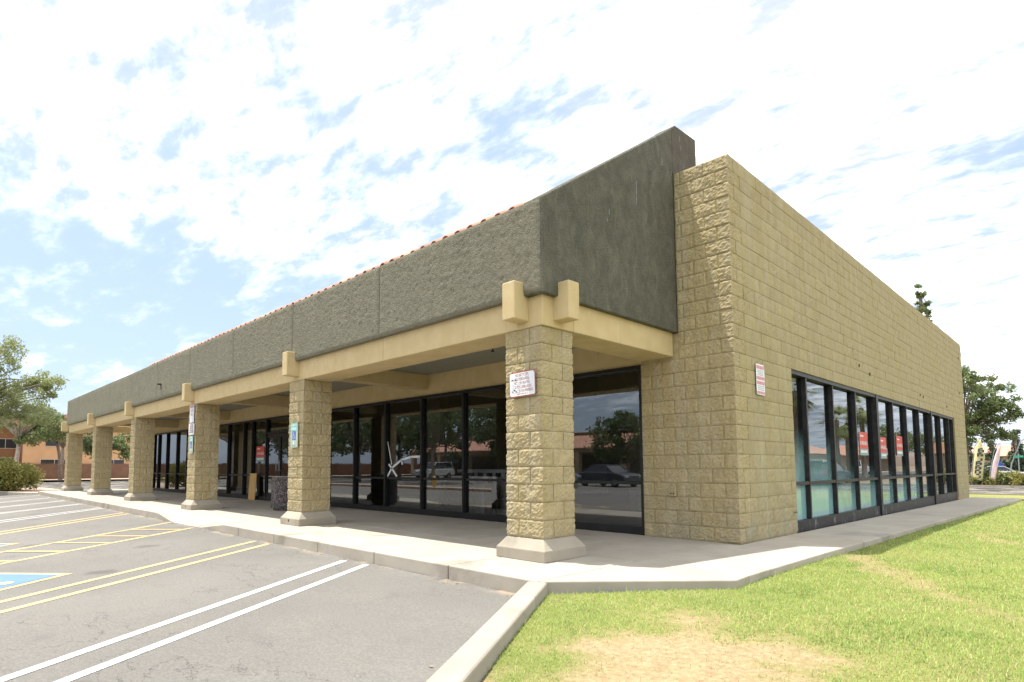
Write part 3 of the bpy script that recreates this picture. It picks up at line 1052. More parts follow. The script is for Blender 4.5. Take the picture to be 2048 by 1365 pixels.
# ---- columns
CW = 0.5718
LB = CW*2/3; SB = CW/3
col_vars = {0: [], 1: []}
for k in range(7):
    p, n_ = corner_path(LB-GAP, SB-GAP/2)
    col_vars[0].append(blk_mesh(p, n_, 0.014, k+1))
    p, n_ = corner_path(SB-GAP/2, LB-GAP)
    col_vars[1].append(blk_mesh(p, n_, 0.014, k+31))
XC, YC, SP = -0.9338, -2.9734, 5.784
base_mesh = None
def base_mb():
    h = CW/2; e = 0.0916
    mb = MB()
    rings = [(h+e, 0.0), (h+e, 0.125), (h+e-0.012, 0.137), (h+0.006, HB-0.012), (h-0.02, HB)]
    v = []
    for (q, z) in rings:
        v += [(-q, -q, z), (q, -q, z), (q, q, z), (-q, q, z)]
    fs_ = [(3, 2, 1, 0)]
    for i in range(len(rings)-1):
        for k in range(4):
            k2 = (k+1) % 4
            fs_.append((i*4+k, i*4+k2, (i+1)*4+k2, (i+1)*4+k))
    m_ = (len(rings)-1)*4
    fs_.append((m_, m_+1, m_+2, m_+3))
    return mb.add(v, fs_)
base_me = base_mb().mesh('base', M_BASE)
core_me = MB().box(-CW/2+0.015, CW/2-0.015, -CW/2+0.015, CW/2-0.015, 0.20, ZC-0.002).mesh('column', MB_MORTAR)
hole_me = MB().box(-0.02, 0.02, -0.004, 0.02, -0.02, 0.02).mesh('drain_hole', M_DARKIN)
for ci in range(6):
    cx, cy = XC - CW/2 - ci*SP, YC + CW/2
    col = bpy.data.objects.new('column', core_me)
    col.location = (cx, cy, 0)
    link(col, BLD)
    b = link(bpy.data.objects.new('base', base_me), col)
    m = b.modifiers.new('bevel', 'BEVEL'); m.width = 0.008; m.segments = 2; m.limit_method = 'ANGLE'
    if ci in (1, 2):
        ho = link(bpy.data.objects.new('drain_hole', hole_me), col)
        ho.location = (-0.03, -CW/2-0.0916, 0.085)
    for j in range(12):
        for k in range(4):
            par = j % 2
            me = random.choice(col_vars[par])
            o = bpy.data.objects.new('block', me)
            rot = Matrix.Rotation(k*math.pi/2, 4, 'Z') @ Matrix.Translation((CW/2, -CW/2, HB + j*CH + GAP/2))
            link(o, col)
            o.matrix_local = rot

# ---- end pier and side wall
MOD = 0.3685
SWALL = bpy.data.objects.new('side_wall', MB().box(-0.30, -0.012, 0.30, 2.17, -0.4, HW-0.01).box(-0.30, -0.012, 2.17, 17.33, 13*CH+0.004, HW-0.01).box(-0.30, -0.012, 17.33, 19.55, -0.4, HW-0.01)
                              .mesh('side_wall', MB_MORTAR))
link(SWALL, BLD)
PIER = bpy.data.objects.new('end_pier', MB().box(-1.474+0.004, -0.018, 0.017, 0.30, -0.3, ZC+0.35).box(-0.835, -0.018, 0.017, 0.30, ZC+0.35, HW-0.01).mesh('end_pier', MB_MORTAR))
link(PIER, BLD)
cvar = {0: [], 1: []}
for k in range(6):
    p, n_ = corner_path(MOD-GAP/2, 0.198-GAP/2); cvar[0].append(blk_mesh(p, n_, 0.015, k+60))
    p, n_ = corner_path(0.184-GAP/2, 0.396-GAP/2); cvar[1].append(blk_mesh(p, n_, 0.015, k+80))
def wall_meshes(length, amp, n_, seed, nz=10, per=0.021, mat=MB_BLOCK):
    p, nn = flat_path(length-(0.004 if mat is MB_SIDE else GAP), per)
    return [blk_mesh(p, nn, amp, seed+k, nz, mat) for k in range(n_)]
pier_full = wall_meshes(MOD, 0.015, 7, 100)
pier_half = wall_meshes(MOD/2, 0.015, 4, 120)
side_full = wall_meshes(0.396, 0.004, 7, 140, 4, 0.06, MB_SIDE)
side_half = wall_meshes(0.198, 0.006, 3, 160, 4, 0.06, MB_SIDE)
side_rough = wall_meshes(0.396, 0.012, 6, 180, 5, 0.045, MB_SIDE)
def put(me, parent, x, y, z, rz=0.0):
    o = bpy.data.objects.new('block', me)
    link(o, parent)
    o.matrix_local = Matrix.Translation((x, y, z)) @ Matrix.Rotation(rz, 4, 'Z')
    return o
rest = []
count = 0
for j in range(27):
    z = j*CH + GAP/2
    par = j % 2
    put(random.choice(cvar[par]), PIER, 0, 0, z)
    xl = -1.474 if j < 13 else -0.829
    x = -MOD if par == 0 else -MOD/2
    while x - MOD >= xl - 0.02:
        put(random.choice(pier_full), PIER, x-MOD+GAP/2, 0, z)
        x -= MOD
    if x - xl > 0.06:
        wd = x - xl
        if abs(wd-MOD/2) < 0.02:
            put(random.choice(pier_half), PIER, xl+GAP/2, 0, z)
        else:
            p, nn = flat_path(wd-GAP)
            put(blk_mesh(p, nn, 0.013, 200+j), PIER, xl+GAP/2, 0, z)
    # east side
    y = 0.198 if par == 0 else 0.396
    while y < 19.55:
        y2 = min(y+0.396, 19.6)
        if z < 13*CH-0.01:
            if y < 2.18 < y2: y2 = 2.18
            if 2.179 < y < 17.32: y = 17.32; continue
            if 17.31 < y < 17.33 and par: y2 = y+0.198
        wd = y2-y
        if wd > 0.04:
            score = math.hypot(3.5, y+8) + (0 if z < 3 else 0.0)
            rest.append((score, y, wd, z, j))
        y = y2
rest.sort(key=lambda t_: t_[0])
stuff_mb = MB()
for i, (sc_, y, wd, z, j) in enumerate(rest):
    rz = math.pi/2
    if abs(wd-0.396) < 0.01:
        me = random.choice(side_rough if (j < 3 or random.random() < 0.18) else side_full)
    elif abs(wd-0.198) < 0.01:
        me = random.choice(side_half)
    else:
        p, nn = flat_path(wd-GAP, 0.06); me = blk_mesh(p, nn, 0.005, i+300, 4, MB_SIDE)
    ox, oy = 0.0, y+GAP/2
    if i < 190:
        put(me, SWALL, random.uniform(-0.002, 0.002), oy, z, rz)
    else:
        dxx = random.uniform(-0.003, 0.003)
        vv = [(-q.co.y+dxx, oy+q.co.x, z+q.co.z) for q in me.vertices]
        stuff_mb.add(vv, [tuple(p.vertices) for p in me.polygons])
so = stuff_mb.build('far_blocks', MB_SIDE, SWALL)
so['kind'] = 'stuff'
# thin metal cap along the wall top, conduit stub, weep holes
MB().box(-0.30, -0.004, 0.02, 19.58, HW-0.006, HW+0.004).build('wall_cap', MB_SIDE, SWALL)
MB().box(-0.82, -0.3, 0.02, 0.30, HW-0.006, HW+0.004).build('wall_cap', MB_SIDE, PIER)
MB().tube([(-0.02, 2.04, 0.33), (0.05, 2.04, 0.325)], 0.022, 10).build('pipe_stub', M_BASE, SWALL)
for (y_, z_) in ((6.1, 3.15), (6.9, 3.05), (12.0, 3.0), (12.4, 2.98), (16.0, 2.95), (18.9, 4.9), (18.6, 3.6)):
    MB().box(0.0, 0.022, y_-0.018, y_+0.018, z_-0.035, z_+0.035).build('patch', M_WALLBR, SWALL, bevel=0.01)
# outlet plate on the pier
op = MB().box(-1.03, -0.915, -0.03, 0.0, 0.615, 0.693).build('outlet_cover', MB_MORTAR, BLD, bevel=0.006)
MB().box(-1.005, -0.985, -0.033, -0.029, 0.645, 0.665).box(-0.963, -0.943, -0.033, -0.029, 0.645, 0.665).build('socket', M_DARKIN, op)

# ---- beams, fascia, corbels
XF, YF = -0.8297, -3.0763
Z0, Z1 = 3.0382, 4.1579
XL = -29.92
XB, YB = -0.9077, -2.9805
seams = [-4.13, -7.04, -9.93, -12.83, -15.72, -18.61, -21.5, -24.4, -27.3]
bx = [XB] + [-4.14, -9.93, -15.72, -21.5, -27.3, XL+0.1]
bm_o = bpy.data.objects.new('front_beam', MB().box(XL+0.14, XB-0.03, YB+0.03, -2.44, ZC+0.02, Z0+0.1).mesh('front_beam', M_BEIGE))
link(bm_o, BLD)
for a, b in zip(bx[:-1], bx[1:]):
    MB().box(b+0.0025, a-(0.0025 if a < XB-0.01 else 0), YB, -2.41, ZC, Z0+0.06).build('beam_panel', M_BEIGE, bm_o, bevel=0.012)
MB().box(-1.474, XB, -2.409, -0.004, ZC, Z0+0.06).build('end_beam', M_BEIGE, BLD, bevel=0.012)
# fascia: core + panels
fas = link(bpy.data.objects.new('fascia', MB().box(XL+0.03, XF-0.28, YF+0.03, YF+0.24, Z0+0.02, Z1-0.02).mesh('fascia', M_FASCIA)), BLD)
fx = [XF-0.002] + seams + [XL]
for a, b in zip(fx[:-1], fx[1:]):
    hi = a - (0.0025 if a < XF-0.1 else 0.30)
    fo = MB().box(b+0.0025, hi, YF+0.012, YF+0.25, Z0, Z1).build('fascia_panel', M_DASH_LIT, fas, bevel=0.018)
    if True:
        hi = XF-0.014 if a > XF-0.1 else hi
        st_ = 0.026 if a > -8 else (0.04 if a > -16 else 0.07)
        nx_, nz_ = int((hi-b-0.037)/st_), int((Z1-Z0-0.034)/st_)
        dash = MB()
        vv = []
        for jz in range(nz_+1):
            for ix in range(nx_+1):
                xx = b+0.021+(hi-b-0.037)*ix/nx_; zz = Z0+0.017+(Z1-Z0-0.034)*jz/nz_
                d_ = 0.55*mnoise.noise(Vector((xx*17, zz*17, 3))) + 0.6*mnoise.noise(Vector((xx*38, zz*38, 9)))
                e_ = ix in (0, nx_) or jz in (0, nz_)
                vv.append((xx, YF+0.013 if e_ else YF+0.004-0.011*d_, zz))
        dash.add(vv, [(j_*(nx_+1)+i_, j_*(nx_+1)+i_+1, (j_+1)*(nx_+1)+i_+1, (j_+1)*(nx_+1)+i_) for j_ in range(nz_) for i_ in range(nx_)])
        dash.build('dash_coat', M_DASH_LIT, fo, True)
MB().box(XF-0.30, XF-0.0, YF, YF+0.0, Z0, Z1)
# raked end wall that closes the roof; its front edge is the return of the fascia
gab = [(YF, Z0), (0.004-0.02, Z0), (-0.016, 6.09), (YF, Z1)]
MB().prism([(YF+0.016, Z0), (-0.013, Z0), (-0.013, 6.215), (YF+0.016, Z1)], XF-0.30, XF, 'x').build('raked_end_panel', M_FASCIA, BLD, bevel=0.018)
MB().prism([(-0.010, HW+0.004), (0.762, HW+0.004), (0.762, 6.325), (0.10, 6.30), (-0.010, 6.222)], XF-0.30, XF-0.003, 'x').build('parapet_panel', M_FASCIA2, BLD, bevel=0.012)
MB().box(XF-0.29, XF-0.012, -0.0125, 0.35, ZC+0.36, HW-0.02).box(-1.2, XF-0.30, 0.31, 0.70, 4.9, 6.0).build('parapet_core', M_FASCIA2, BLD)
# white run marks on the raked end
for (y_, z_, h_) in ((-0.33, 5.55, 0.10), (0.22, 6.13, 0.09), (0.26, 5.99, 0.07), (0.34, 5.72, 0.06), (-1.05, 4.85, 0.34), (-1.72, 4.37, 0.08), (-1.77, 4.25, 0.05)):
    MB().box(XF+0.0005, XF+0.002, y_-0.004, y_+0.003, z_-h_/2, z_+h_/2).build('run_mark', M_SIGNGREY, BLD)
# corbels
cor_me = MB().box(-0.1, 0.1, -0.255, 0.0, 2.758, 3.205).mesh('corbel', M_BEIGE)
for ci in range(6):
    o = link(bpy.data.objects.new('corbel', cor_me), BLD)
    o.location = (XC-CW/2-ci*SP, -2.97, 0)
    m = o.modifiers.new('bevel', 'BEVEL'); m.width = 0.014; m.segments = 2
o = link(bpy.data.objects.new('corbel', cor_me), BLD)
o.location = (-0.93, YC+CW/2, 0.0); o.rotation_euler = (0, 0, R(90))
m = o.modifiers.new('bevel', 'BEVEL'); m.width = 0.014; m.segments = 2
# soffit, cross beams, header, roof deck
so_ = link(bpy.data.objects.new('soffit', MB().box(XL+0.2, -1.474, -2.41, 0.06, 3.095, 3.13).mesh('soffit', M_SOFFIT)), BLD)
for ci in range(1, 6):
    x_ = XC-CW/2-ci*SP
    MB().box(x_-0.12, x_+0.12, -2.408, 0.058, 2.775, 3.094).build('cross_beam', M_BEIGE, BLD, bevel=0.01)
for ci in range(5):
    x_ = XC-CW/2-(ci+0.42)*SP
    s_ = MB().tube([(x_, -1.1, 3.1), (x_, -1.1, 3.02)], 0.012, 8)
    s_.lathe([(0.0, 3.0), (0.035, 3.005), (0.03, 3.025), (0.0, 3.03)], (x_, -1.1, 0), 10)
    s_.build('sprinkler_head', M_BRASS, BLD)
hdr = MB().box(-28.0, -1.476, 0.06, 0.30, 2.64, 3.6).build('header_wall', M_BEIGE, BLD)
MB().box(-28.0, -0.31, 0.31, 19.5, 3.6, 3.7).build('roof_deck', M_ROOFMEM, BLD)
MB().box(-28.0, -27.75, 0.06, 19.5, -0.3, 5.0).build('west_wall', M_BEIGE, BLD)
MB().box(-27.75, -0.31, 19.25, 19.5, -0.3, 5.2).build('rear_wall', M_BEIGE, BLD)
inte = MB().box(-27.7, -0.32, 0.14, 19.2, -0.1, 0.0)
inte.build('interior_floor', M_INFLOOR, BLD)
MB().box(-27.7, -0.32, 0.31, 19.2, 2.95, 3.05).build('interior_ceiling', M_INCEIL, BLD)
MB().box(-16.6, -16.4, 0.35, 12, 0.0, 2.95).build('partition', M_INWALL, BLD)
MB().box(-10.6, -10.45, 3.2, 12, 0.0, 2.95).build('partition', M_INWALL, BLD)
MB().box(-27.7, -0.35, 13.0, 13.2, 0.0, 2.95).build('partition', M_INWALL, BLD)
for (x0, x1, y0) in ((-9.6, -9.1, 2.2), (-4.3, -4.05, 4.0)):
    MB().box(x0, x1, y0, y0+0.3, 0, 2.95).build('interior_post', M_INWALL, BLD)
# sloping tile roof: sheathing + the row of barrel tiles along the eave
MB().prism([(YF+0.22, Z1-0.06), (-0.02, Z1+1.72), (-0.02, Z1+1.55), (YF+0.22, Z1-0.22)], XL+0.1, XF-0.31, 'x').build('roof_sheathing', M_TILE, BLD)
tm = MB()
v = []; fs_ = []
sg = 7
for s_ in range(2):
    for k in range(sg+1):
        a = math.pi*k/sg
        rr = 0.088 - 0.012*s_
        v.append((rr*math.cos(a), s_*0.42, s_*0.42*0.57 + rr*math.sin(a)*0.95))
for k in range(sg):
    fs_.append((k, k+1, sg+1+k+1, sg+1+k))
b_ = len(v)
for k in range(sg+1):
    a = math.pi*k/sg
    v.append((0.072*math.cos(a), 0.0, 0.072*math.sin(a)*0.95))
for k in range(sg):
    fs_.append((k+1, k, b_+k, b_+k+1))
tile_me = tm.add(v, fs_).mesh('roof_tile', M_TILE, True)
RF = link(bpy.data.objects.new('eave_tiles', None), BLD)
nt_ = 62
for i in range(nt_):
    o = link(bpy.data.objects.new('roof_tile', tile_me), RF)
    o.location = (XF-0.48-0.25*i, YF+0.02+random.uniform(-0.008, 0.008), Z1-0.048+random.uniform(-0.004, 0.004))
# camera on the fascia
fc = MB().box(-15.28, -15.22, YF-0.10, YF, 3.42, 3.47).tube([(-15.25, YF-0.02, 3.42), (-15.25, YF-0.02, 3.30)], 0.008, 6)
fc.build('fascia_camera', M_BRASS, BLD)
for (x_, z_) in ((-6.35, 2.98), (-17.0, 2.95), (-18.3, 2.9), (-14.6, 2.92)):
    MB().lathe([(0.0, 0.0), (0.018, 0.0), (0.018, 0.006)], (x_, 0, 0), 8)

# ---- storefront glazing (front)
SF = link(bpy.data.objects.new('storefront', MB().box(-27.75, -1.476, 0.045, 0.14, 0.0, 0.125).box(-27.75, -1.476, 0.02, 0.15, 2.585, 2.64).mesh('storefront', M_BLACK)), BLD)
DOORX = (-15.23, -14.28, -13.33)
mull = [-1.50, -2.885, -4.29, -5.685, -7.09, -8.506, -9.908, -11.31, -12.6, -13.33, -15.23, -16.34, -17.05, -18.45, -19.86, -21.3, -22.95, -24.27, -25.68, -26.95, -27.72]
def mullion_mesh(h0, h1, w_=0.052, d0=0.02, d1=0.14):
    return MB().box(-w_/2, w_/2, d0, d1, h0, h1).mesh('mullion', M_BLACK)
mm = mullion_mesh(0.125, 2.585)
for x_ in mull:
    if x_ == -2.885: continue
    o = link(bpy.data.objects.new('mullion', mm), SF)
    o.location.x = x_
gx = [-1.50, -4.29] + mull[3:]
for a, b in zip(gx[:-1], gx[1:]):
    if a == -13.33:
        continue
    MB().box(b+0.026, a-0.026, 0.055, 0.115, 0.772, 0.822).build('transom_bar', M_BLACK, SF)
    for (h0, h1) in ((0.125, 0.772), (0.822, 2.585)):
        MB().quad((b+0.026, 0.095, h0), (a-0.026, 0.095, h0), (a-0.026, 0.095, h1), (b+0.026, 0.095, h1)).build('pane', M_GLASS, SF)
MB().box(-28.0, -27.75, 0.02, 0.30, -0.2, 2.64)
# doors
MB().box(-15.204, -13.356, 0.03, 0.13, 2.13, 2.19).build('door_head', M_BLACK, SF)
MB().quad((-15.204, 0.095, 2.19), (-13.356, 0.095, 2.19), (-13.356, 0.095, 2.585), (-15.204, 0.095, 2.585)).build('pane', M_GLASS, SF)
for (a, b) in ((-15.20, -14.285), (-14.275, -13.36)):
    d = MB().box(a, a+0.06, 0.05, 0.10, 0.02, 2.12).box(b-0.06, b, 0.05, 0.10, 0.02, 2.12).box(a+0.06, b-0.06, 0.05, 0.10, 0.02, 0.25).box(a+0.06, b-0.06, 0.05, 0.10, 2.0, 2.12).build('door', M_BLACK, BLD)
    MB().quad((a+0.06, 0.075, 0.25), (b-0.06, 0.075, 0.25), (b-0.06, 0.075, 2.0), (a+0.06, 0.075, 2.0)).build('pane', M_GLASS, d)
    hx = b-0.10 if a < -15 else a+0.10
    MB().tube([(hx, 0.05, 0.95), (hx, 0.0, 0.95), (hx, 0.0, 1.25), (hx, 0.05, 1.25)], 0.012, 8).build('handle', M_STEEL, d)

# ---- side glazing
GX = -0.115
SG = link(bpy.data.objects.new('side_storefront', MB().box(-0.17, -0.045, 2.18, 17.32, -0.16, 0.155).box(-0.19, -0.025, 2.18, 17.32, 2.575, 2.64).mesh('side_storefront', M_FRAME2)), BLD)
smull = [2.205, 2.97, 4.42, 5.89, 7.49, 9.02, 10.44, 11.95, 13.57, 15.04, 16.5, 17.29]
thin = MB().box(-0.17, -0.04, -0.028, 0.028, 0.155, 2.575).mesh('mullion', M_FRAME2)
thick = MB().box(-0.20, -0.012, -0.075, 0.075, -0.14, 2.64).mesh('mullion', M_FRAME2)
for y_ in smull:
    o = link(bpy.data.objects.new('mullion', thick if y_ in (7.49, 13.57) else thin), SG)
    o.location.y = y_
for a, b in zip(smull[:-1], smull[1:]):
    wa = 0.075 if a in (7.49, 13.57) else 0.028
    wb = 0.075 if b in (7.49, 13.57) else 0.028
    MB().box(-0.16, -0.045, a+wa, b-wb, 0.735, 0.79).build('transom_bar', M_FRAME2, SG)
    for (h0, h1) in ((0.155, 0.735), (0.79, 2.575)):
        MB().quad((GX, a+wa, h0), (GX, b-wb, h0), (GX, b-wb, h1), (GX, a+wa, h1)).build('pane', M_GLASS_S, SG)
MB().box(-0.045, 0.012, 2.18, 17.32, -0.16, 0.02)
MB().tube([(-0.02, 2.188, 2.655), (-0.02, 17.3, 2.655)], 0.006, 6).build('drip_wire', M_YELHYD, SG)

# ------------------------------------------------------------------ signs
def plate(mb, w_, h_, rad, z0, z1):
    p = []
    for (cx, cy, a0) in ((w_/2-rad, h_/2-rad, 0), (-w_/2+rad, h_/2-rad, 90), (-w_/2+rad, -h_/2+rad, 180), (w_/2-rad, -h_/2+rad, 270)):
        for k in range(5):
            a = R(a0+22.5*k)
            p.append((cx+rad*math.cos(a), cy+rad*math.sin(a)))
    return mb.prism(p, z0, z1)
def sign_base(name, label, origin, xdir, w_, h_, mat, border=None, rot=0.0, group=None, cat='sign'):
    t_ = thing(name, label, cat, group=group)
    t_.matrix_world = face_mtx(origin, xdir, (0, 0, 1)) @ Matrix.Rotation(rot, 4, 'Z')
    plate(MB(), w_, h_, 0.02, -0.004, 0.0).build('plate', border or mat, t_)
    if border:
        plate(MB(), w_-0.022, h_-0.022, 0.014, 0.0005, 0.0012).build('face', mat, t_)
    for sx in (-1, 1):
        MB().lathe([(0.0, 0.004), (0.007, 0.003), (0.007, 0.0)], (sx*(w_/2-0.018), sx*(h_/2-0.018), 0.0012), 8).build('screw', M_STEEL, t_)
    return t_
def I4(x, y, z=0.0018):
    return Matrix.Translation((x, y, z))
def print_lines(t_, w_, y0, y1, n_, mat, z=0.0016, fill=0.5, name='small_print'):
    """small print too worn to read: rows of word-length dashes"""
    mb = MB()
    for i in range(n_):
        y = y0 + (y1-y0)*(i+0.5)/n_
        hh = abs(y1-y0)/n_*fill/2
        x = -w_/2*random.uniform(0.8, 1)
        while x < w_/2*0.92:
            l_ = random.uniform(0.02, 0.06)
            l_ = min(l_, w_/2*0.95-x)
            mb.quad((x, y-hh, z), (x+l_, y-hh, z), (x+l_, y+hh, z), (x, y+hh, z))
            x += l_+0.012
    mb.build(name, mat, t_)
YS = -3.005
s = sign_base('notice_sign', 'white notice with rust red border banning bicycles, on the nearest column', (-1.212, YS, 2.027), (1, 0, 0), 0.415, 0.295, M_SIGNW, M_SIGNRED, R(1.5))
for i, tx in enumerate(('NO BICYCLES,', 'SKATEBOARDS,', 'ROLLER SKATES', 'OR ROLLERBLADES', 'ALLOWED ON PREMISES')):
    lettering(tx, 0.047, M_SIGNTXT, s, I4(0.0, 0.108-0.047*i), wide=0.72 if i < 4 else 0.66)
print_lines(s, 0.18, -0.105, -0.125, 1, M_SIGNTXT)
mb = MB()
for i in range(16):
    x_ = random.uniform(-0.18, -0.08); y_ = random.uniform(-0.11, 0.06)
    mb.quad((x_, y_, 0.003), (x_+random.uniform(0.02, 0.07), y_+0.006, 0.003), (x_+random.uniform(0.02, 0.07), y_+0.02, 0.003), (x_, y_+0.014, 0.003))
mb.build('scratches', M_PRINT, s)
def access_sign(label, org, h_=0.46, w_=0.29):
    s = sign_base('access_parking_sign', label, org, (1, 0, 0), w_, h_, M_SAGE, group='wheelchair parking signs on the columns')
    MB().box(-w_/2+0.004, w_/2-0.004, h_/2-0.155, h_/2-0.008, 0.0004, 0.0012).build('header_band', M_TEAL, s)
    lettering('RESERVED', 0.052, M_PRINT, s, I4(0, h_/2-0.045), wide=0.85)
    lettering('PARKING', 0.062, M_PRINT, s, I4(0, h_/2-0.112), wide=0.9)
    b = MB().box(-0.062, 0.062, -0.045, 0.095, 0.0004, 0.0014)
    b = MB().box(-0.066, 0.066, -0.085, 0.075, 0.0004, 0.0014).build('blue_square', M_SBLUE, s)
    mb = MB()
    for p in isa_flat(0.145):
        mb.add([(q[0], q[1]-0.005, 0.003) for q in p], [tuple(range(len(p)))])
    mb.build('wheelchair_figure', M_PRINT, s)
    MB().box(-0.03, 0.0, -h_/2+0.06, -h_/2+0.11, 0.0004, 0.0014).build('small_symbol', M_PRINT, s)
    print_lines(s, 0.2, -h_/2+0.055, -h_/2+0.02, 2, M_SIGNGREY)
    return s
access_sign('teal and sage wheelchair parking sign alone on the second column', (-7.008, YS, 1.656))
access_sign('teal and sage wheelchair parking sign lowest of three on the third column', (-12.74, YS, 1.643), 0.45, 0.27)
s = sign_base('tow_sign', 'tall white sign with pink lettering, topmost on the third column', (-12.75, YS, 2.443), (1, 0, 0), 0.30, 0.46, M_SIGNW)
MB().box(-0.14, 0.14, 0.15, 0.215, 0.0004, 0.0012).build('header_band', M_SIGNPINK, s)
print_lines(s, 0.24, 0.13, 0.04, 4, M_SIGNGREY)
print_lines(s, 0.22, 0.02, -0.06, 3, M_SIGNPINK)
s = sign_base('notice_sign', 'white notice with faded lettering, middle of three signs on the third column', (-12.752, YS, 2.043), (1, 0, 0), 0.42, 0.29, M_SIGNW)
for i, tx in enumerate(('NO BICYCLES,', 'SKATEBOARDS,', 'ROLLER SKATES', 'OR ROLLERBLADES', 'ALLOWED ON PREMISES')):
    lettering(tx, 0.047, M_SIGNTXT, s, I4(0.0, 0.108-0.047*i), wide=0.72 if i < 4 else 0.66)
s = sign_base('tow_sign', 'tall white sign with three pink bands on the side block wall', (0.022, 0.836, 2.325), (0, 1, 0), 0.30, 0.455, M_SIGNW)
for (a, b) in ((0.155, 0.205), (-0.005, 0.045), (-0.075, -0.025), (-0.215, -0.175)):
    MB().box(-0.14, 0.14, a, b, 0.0004, 0.0012).build('pink_band', M_SIGNPINK, s)
print_lines(s, 0.24, 0.145, 0.055, 4, M_SIGNGREY)
print_lines(s, 0.24, -0.085, -0.165, 3, M_SIGNGREY)
def lease_sign(label, org, xdir, w_=0.62, h_=0.50):
    s = sign_base('leasing_sign', label, org, xdir, w_, h_, M_AVRED, group='red leasing signs inside the windows')
    MB().box(-w_/2, w_/2, -h_/2, -h_/2+h_*0.28, 0.0004, 0.0012).build('phone_band', M_AVGREY, s)
    # small white emblem: a peaked mark and a short line
    mb = MB()
    mb.add([(-w_*0.40, h_*0.30, 0.002), (-w_*0.28, h_*0.30, 0.002), (-w_*0.34, h_*0.42, 0.002)], [(0, 1, 2)])
    mb.quad((-w_*0.27, h_*0.30, 0.002), (-w_*0.02, h_*0.30, 0.002), (-w_*0.02, h_*0.36, 0.002), (-w_*0.27, h_*0.36, 0.002))
    mb.build('emblem', M_PRINT, s)
    lettering('AVAILABLE', h_*0.24, M_PRINT, s, I4(0, h_*0.02), wide=w_/h_*0.78)
    print_lines(s, w_*0.85, -h_*0.25, -h_*0.42, 1, M_PRINT, fill=0.6, name='phone_number')
    return s
lease_sign('red available sign behind the glass beside the front door', (-15.79, 0.088, 1.50), (1, 0, 0))
lease_sign('red available sign in the fourth bay of the side windows', (-0.108, 6.62, 1.52), (0, 1, 0), 0.62, 0.5)
lease_sign('red available sign in the bay just past the first thick side mullion', (-0.108, 8.25, 1.46), (0, 1, 0), 0.55, 0.5)
lease_sign('red available sign two bays past the first thick side mullion', (-0.108, 9.85, 1.54), (0, 1, 0), 0.62, 0.5)

# ------------------------------------------------------------------ things under the canopy
tr = thing('trash_bin', 'round dark exposed aggregate concrete trash bin beside the second column', 'trash bin', (-10.75, -1.36, 0))
MB().lathe([(0.0, 0.0), (0.30, 0.0), (0.31, 0.05), (0.355, 0.06), (0.36, 0.10), (0.36, 0.80), (0.345, 0.83)], seg=40).build('bin_body', M_AGG, tr)
MB().lathe([(0.345, 0.83), (0.31, 0.84), (0.29, 0.83), (0.28, 0.55), (0.0, 0.55)], seg=40).build('rim', M_BASE, tr)
pb = MB().box(-0.26, 0.26, -0.008, 0.008, 0, 0.86).build('plywood_board', M_PLY)
pb.location = (-16.05, -0.06, 0.003); pb.rotation_euler = (R(-3.5), 0, 0)
tag(pb, 'upright plywood offcut leaning on the storefront behind the third column', 'board')
tp = MB()
def strap(pts, w_):
    for a, b in zip(pts[:-1], pts[1:]):
        a, b = Vector(a), Vector(b); d = (b-a).normalized(); n_ = Vector((-d.y, d.x))*w_/2
        a2 = a-d*w_*0.2; b2 = b+d*w_*0.2
        tp.prism([tuple(a2-n_), tuple(b2-n_), tuple(b2+n_), tuple(a2+n_)][::1], 0.086, 0.0885, 'y')
strap([(-8.475, 1.66), (-8.30, 1.12)], 0.03)
strap([(-8.42, 1.12), (-8.30, 1.03), (-8.10, 0.84)], 0.05)
strap([(-8.47, 0.84), (-8.30, 1.03), (-7.92, 1.22), (-7.54, 1.285), (-7.13, 1.29)], 0.05)
strap([(-7.90, 1.22), (-7.88, 1.12)], 0.04)
tag(tp.build('tape_patch', M_TAPE), 'white tape crossing over a cracked pane left of the nearest column', 'tape')
po = MB().tube([(-7.05, 0.45, 0.02), (-5.75, 0.16, 2.2)], 0.013, 8).build('pole', M_STEEL)
tag(po, 'thin pale pole leaning diagonally inside the shop window', 'pole')
dp = thing('display_counter', 'low white counter inside the window left of the nearest column', 'counter', (-5.2, 0.62, 0))
MB().box(-1.2, 1.0, 0.0, 0.5, 0.0, 0.93).build('counter_body', M_WHITEFIX, dp)
MB().box(-1.28, 1.08, -0.05, 0.55, 0.93, 1.0).build('counter_top', M_WHITEFIX, dp)
for i in range(8):
    MB().box(-1.15+0.27*i, -1.05+0.27*i, -0.06, 0.0, 0.85, 0.93).build('hook', M_DARKIN, dp)
bt = None
for i, x_ in enumerate((-5.86, -5.22)):
    o = MB().lathe([(0.0, 0.0), (0.13, 0.0), (0.135, 0.58), (0.115, 0.66), (0.05, 0.72), (0.045, 0.92), (0.0, 0.93)], seg=20).build('display_bottle', M_DARKIN)
    o.location = (x_, 0.36, 0.0)
    tag(o, ('dark bottle shaped stand inside the window, nearer the column', 'dark bottle shaped stand inside the window, farther from the column')[1-i], 'display stand', 'dark display stands in front of the white counter')

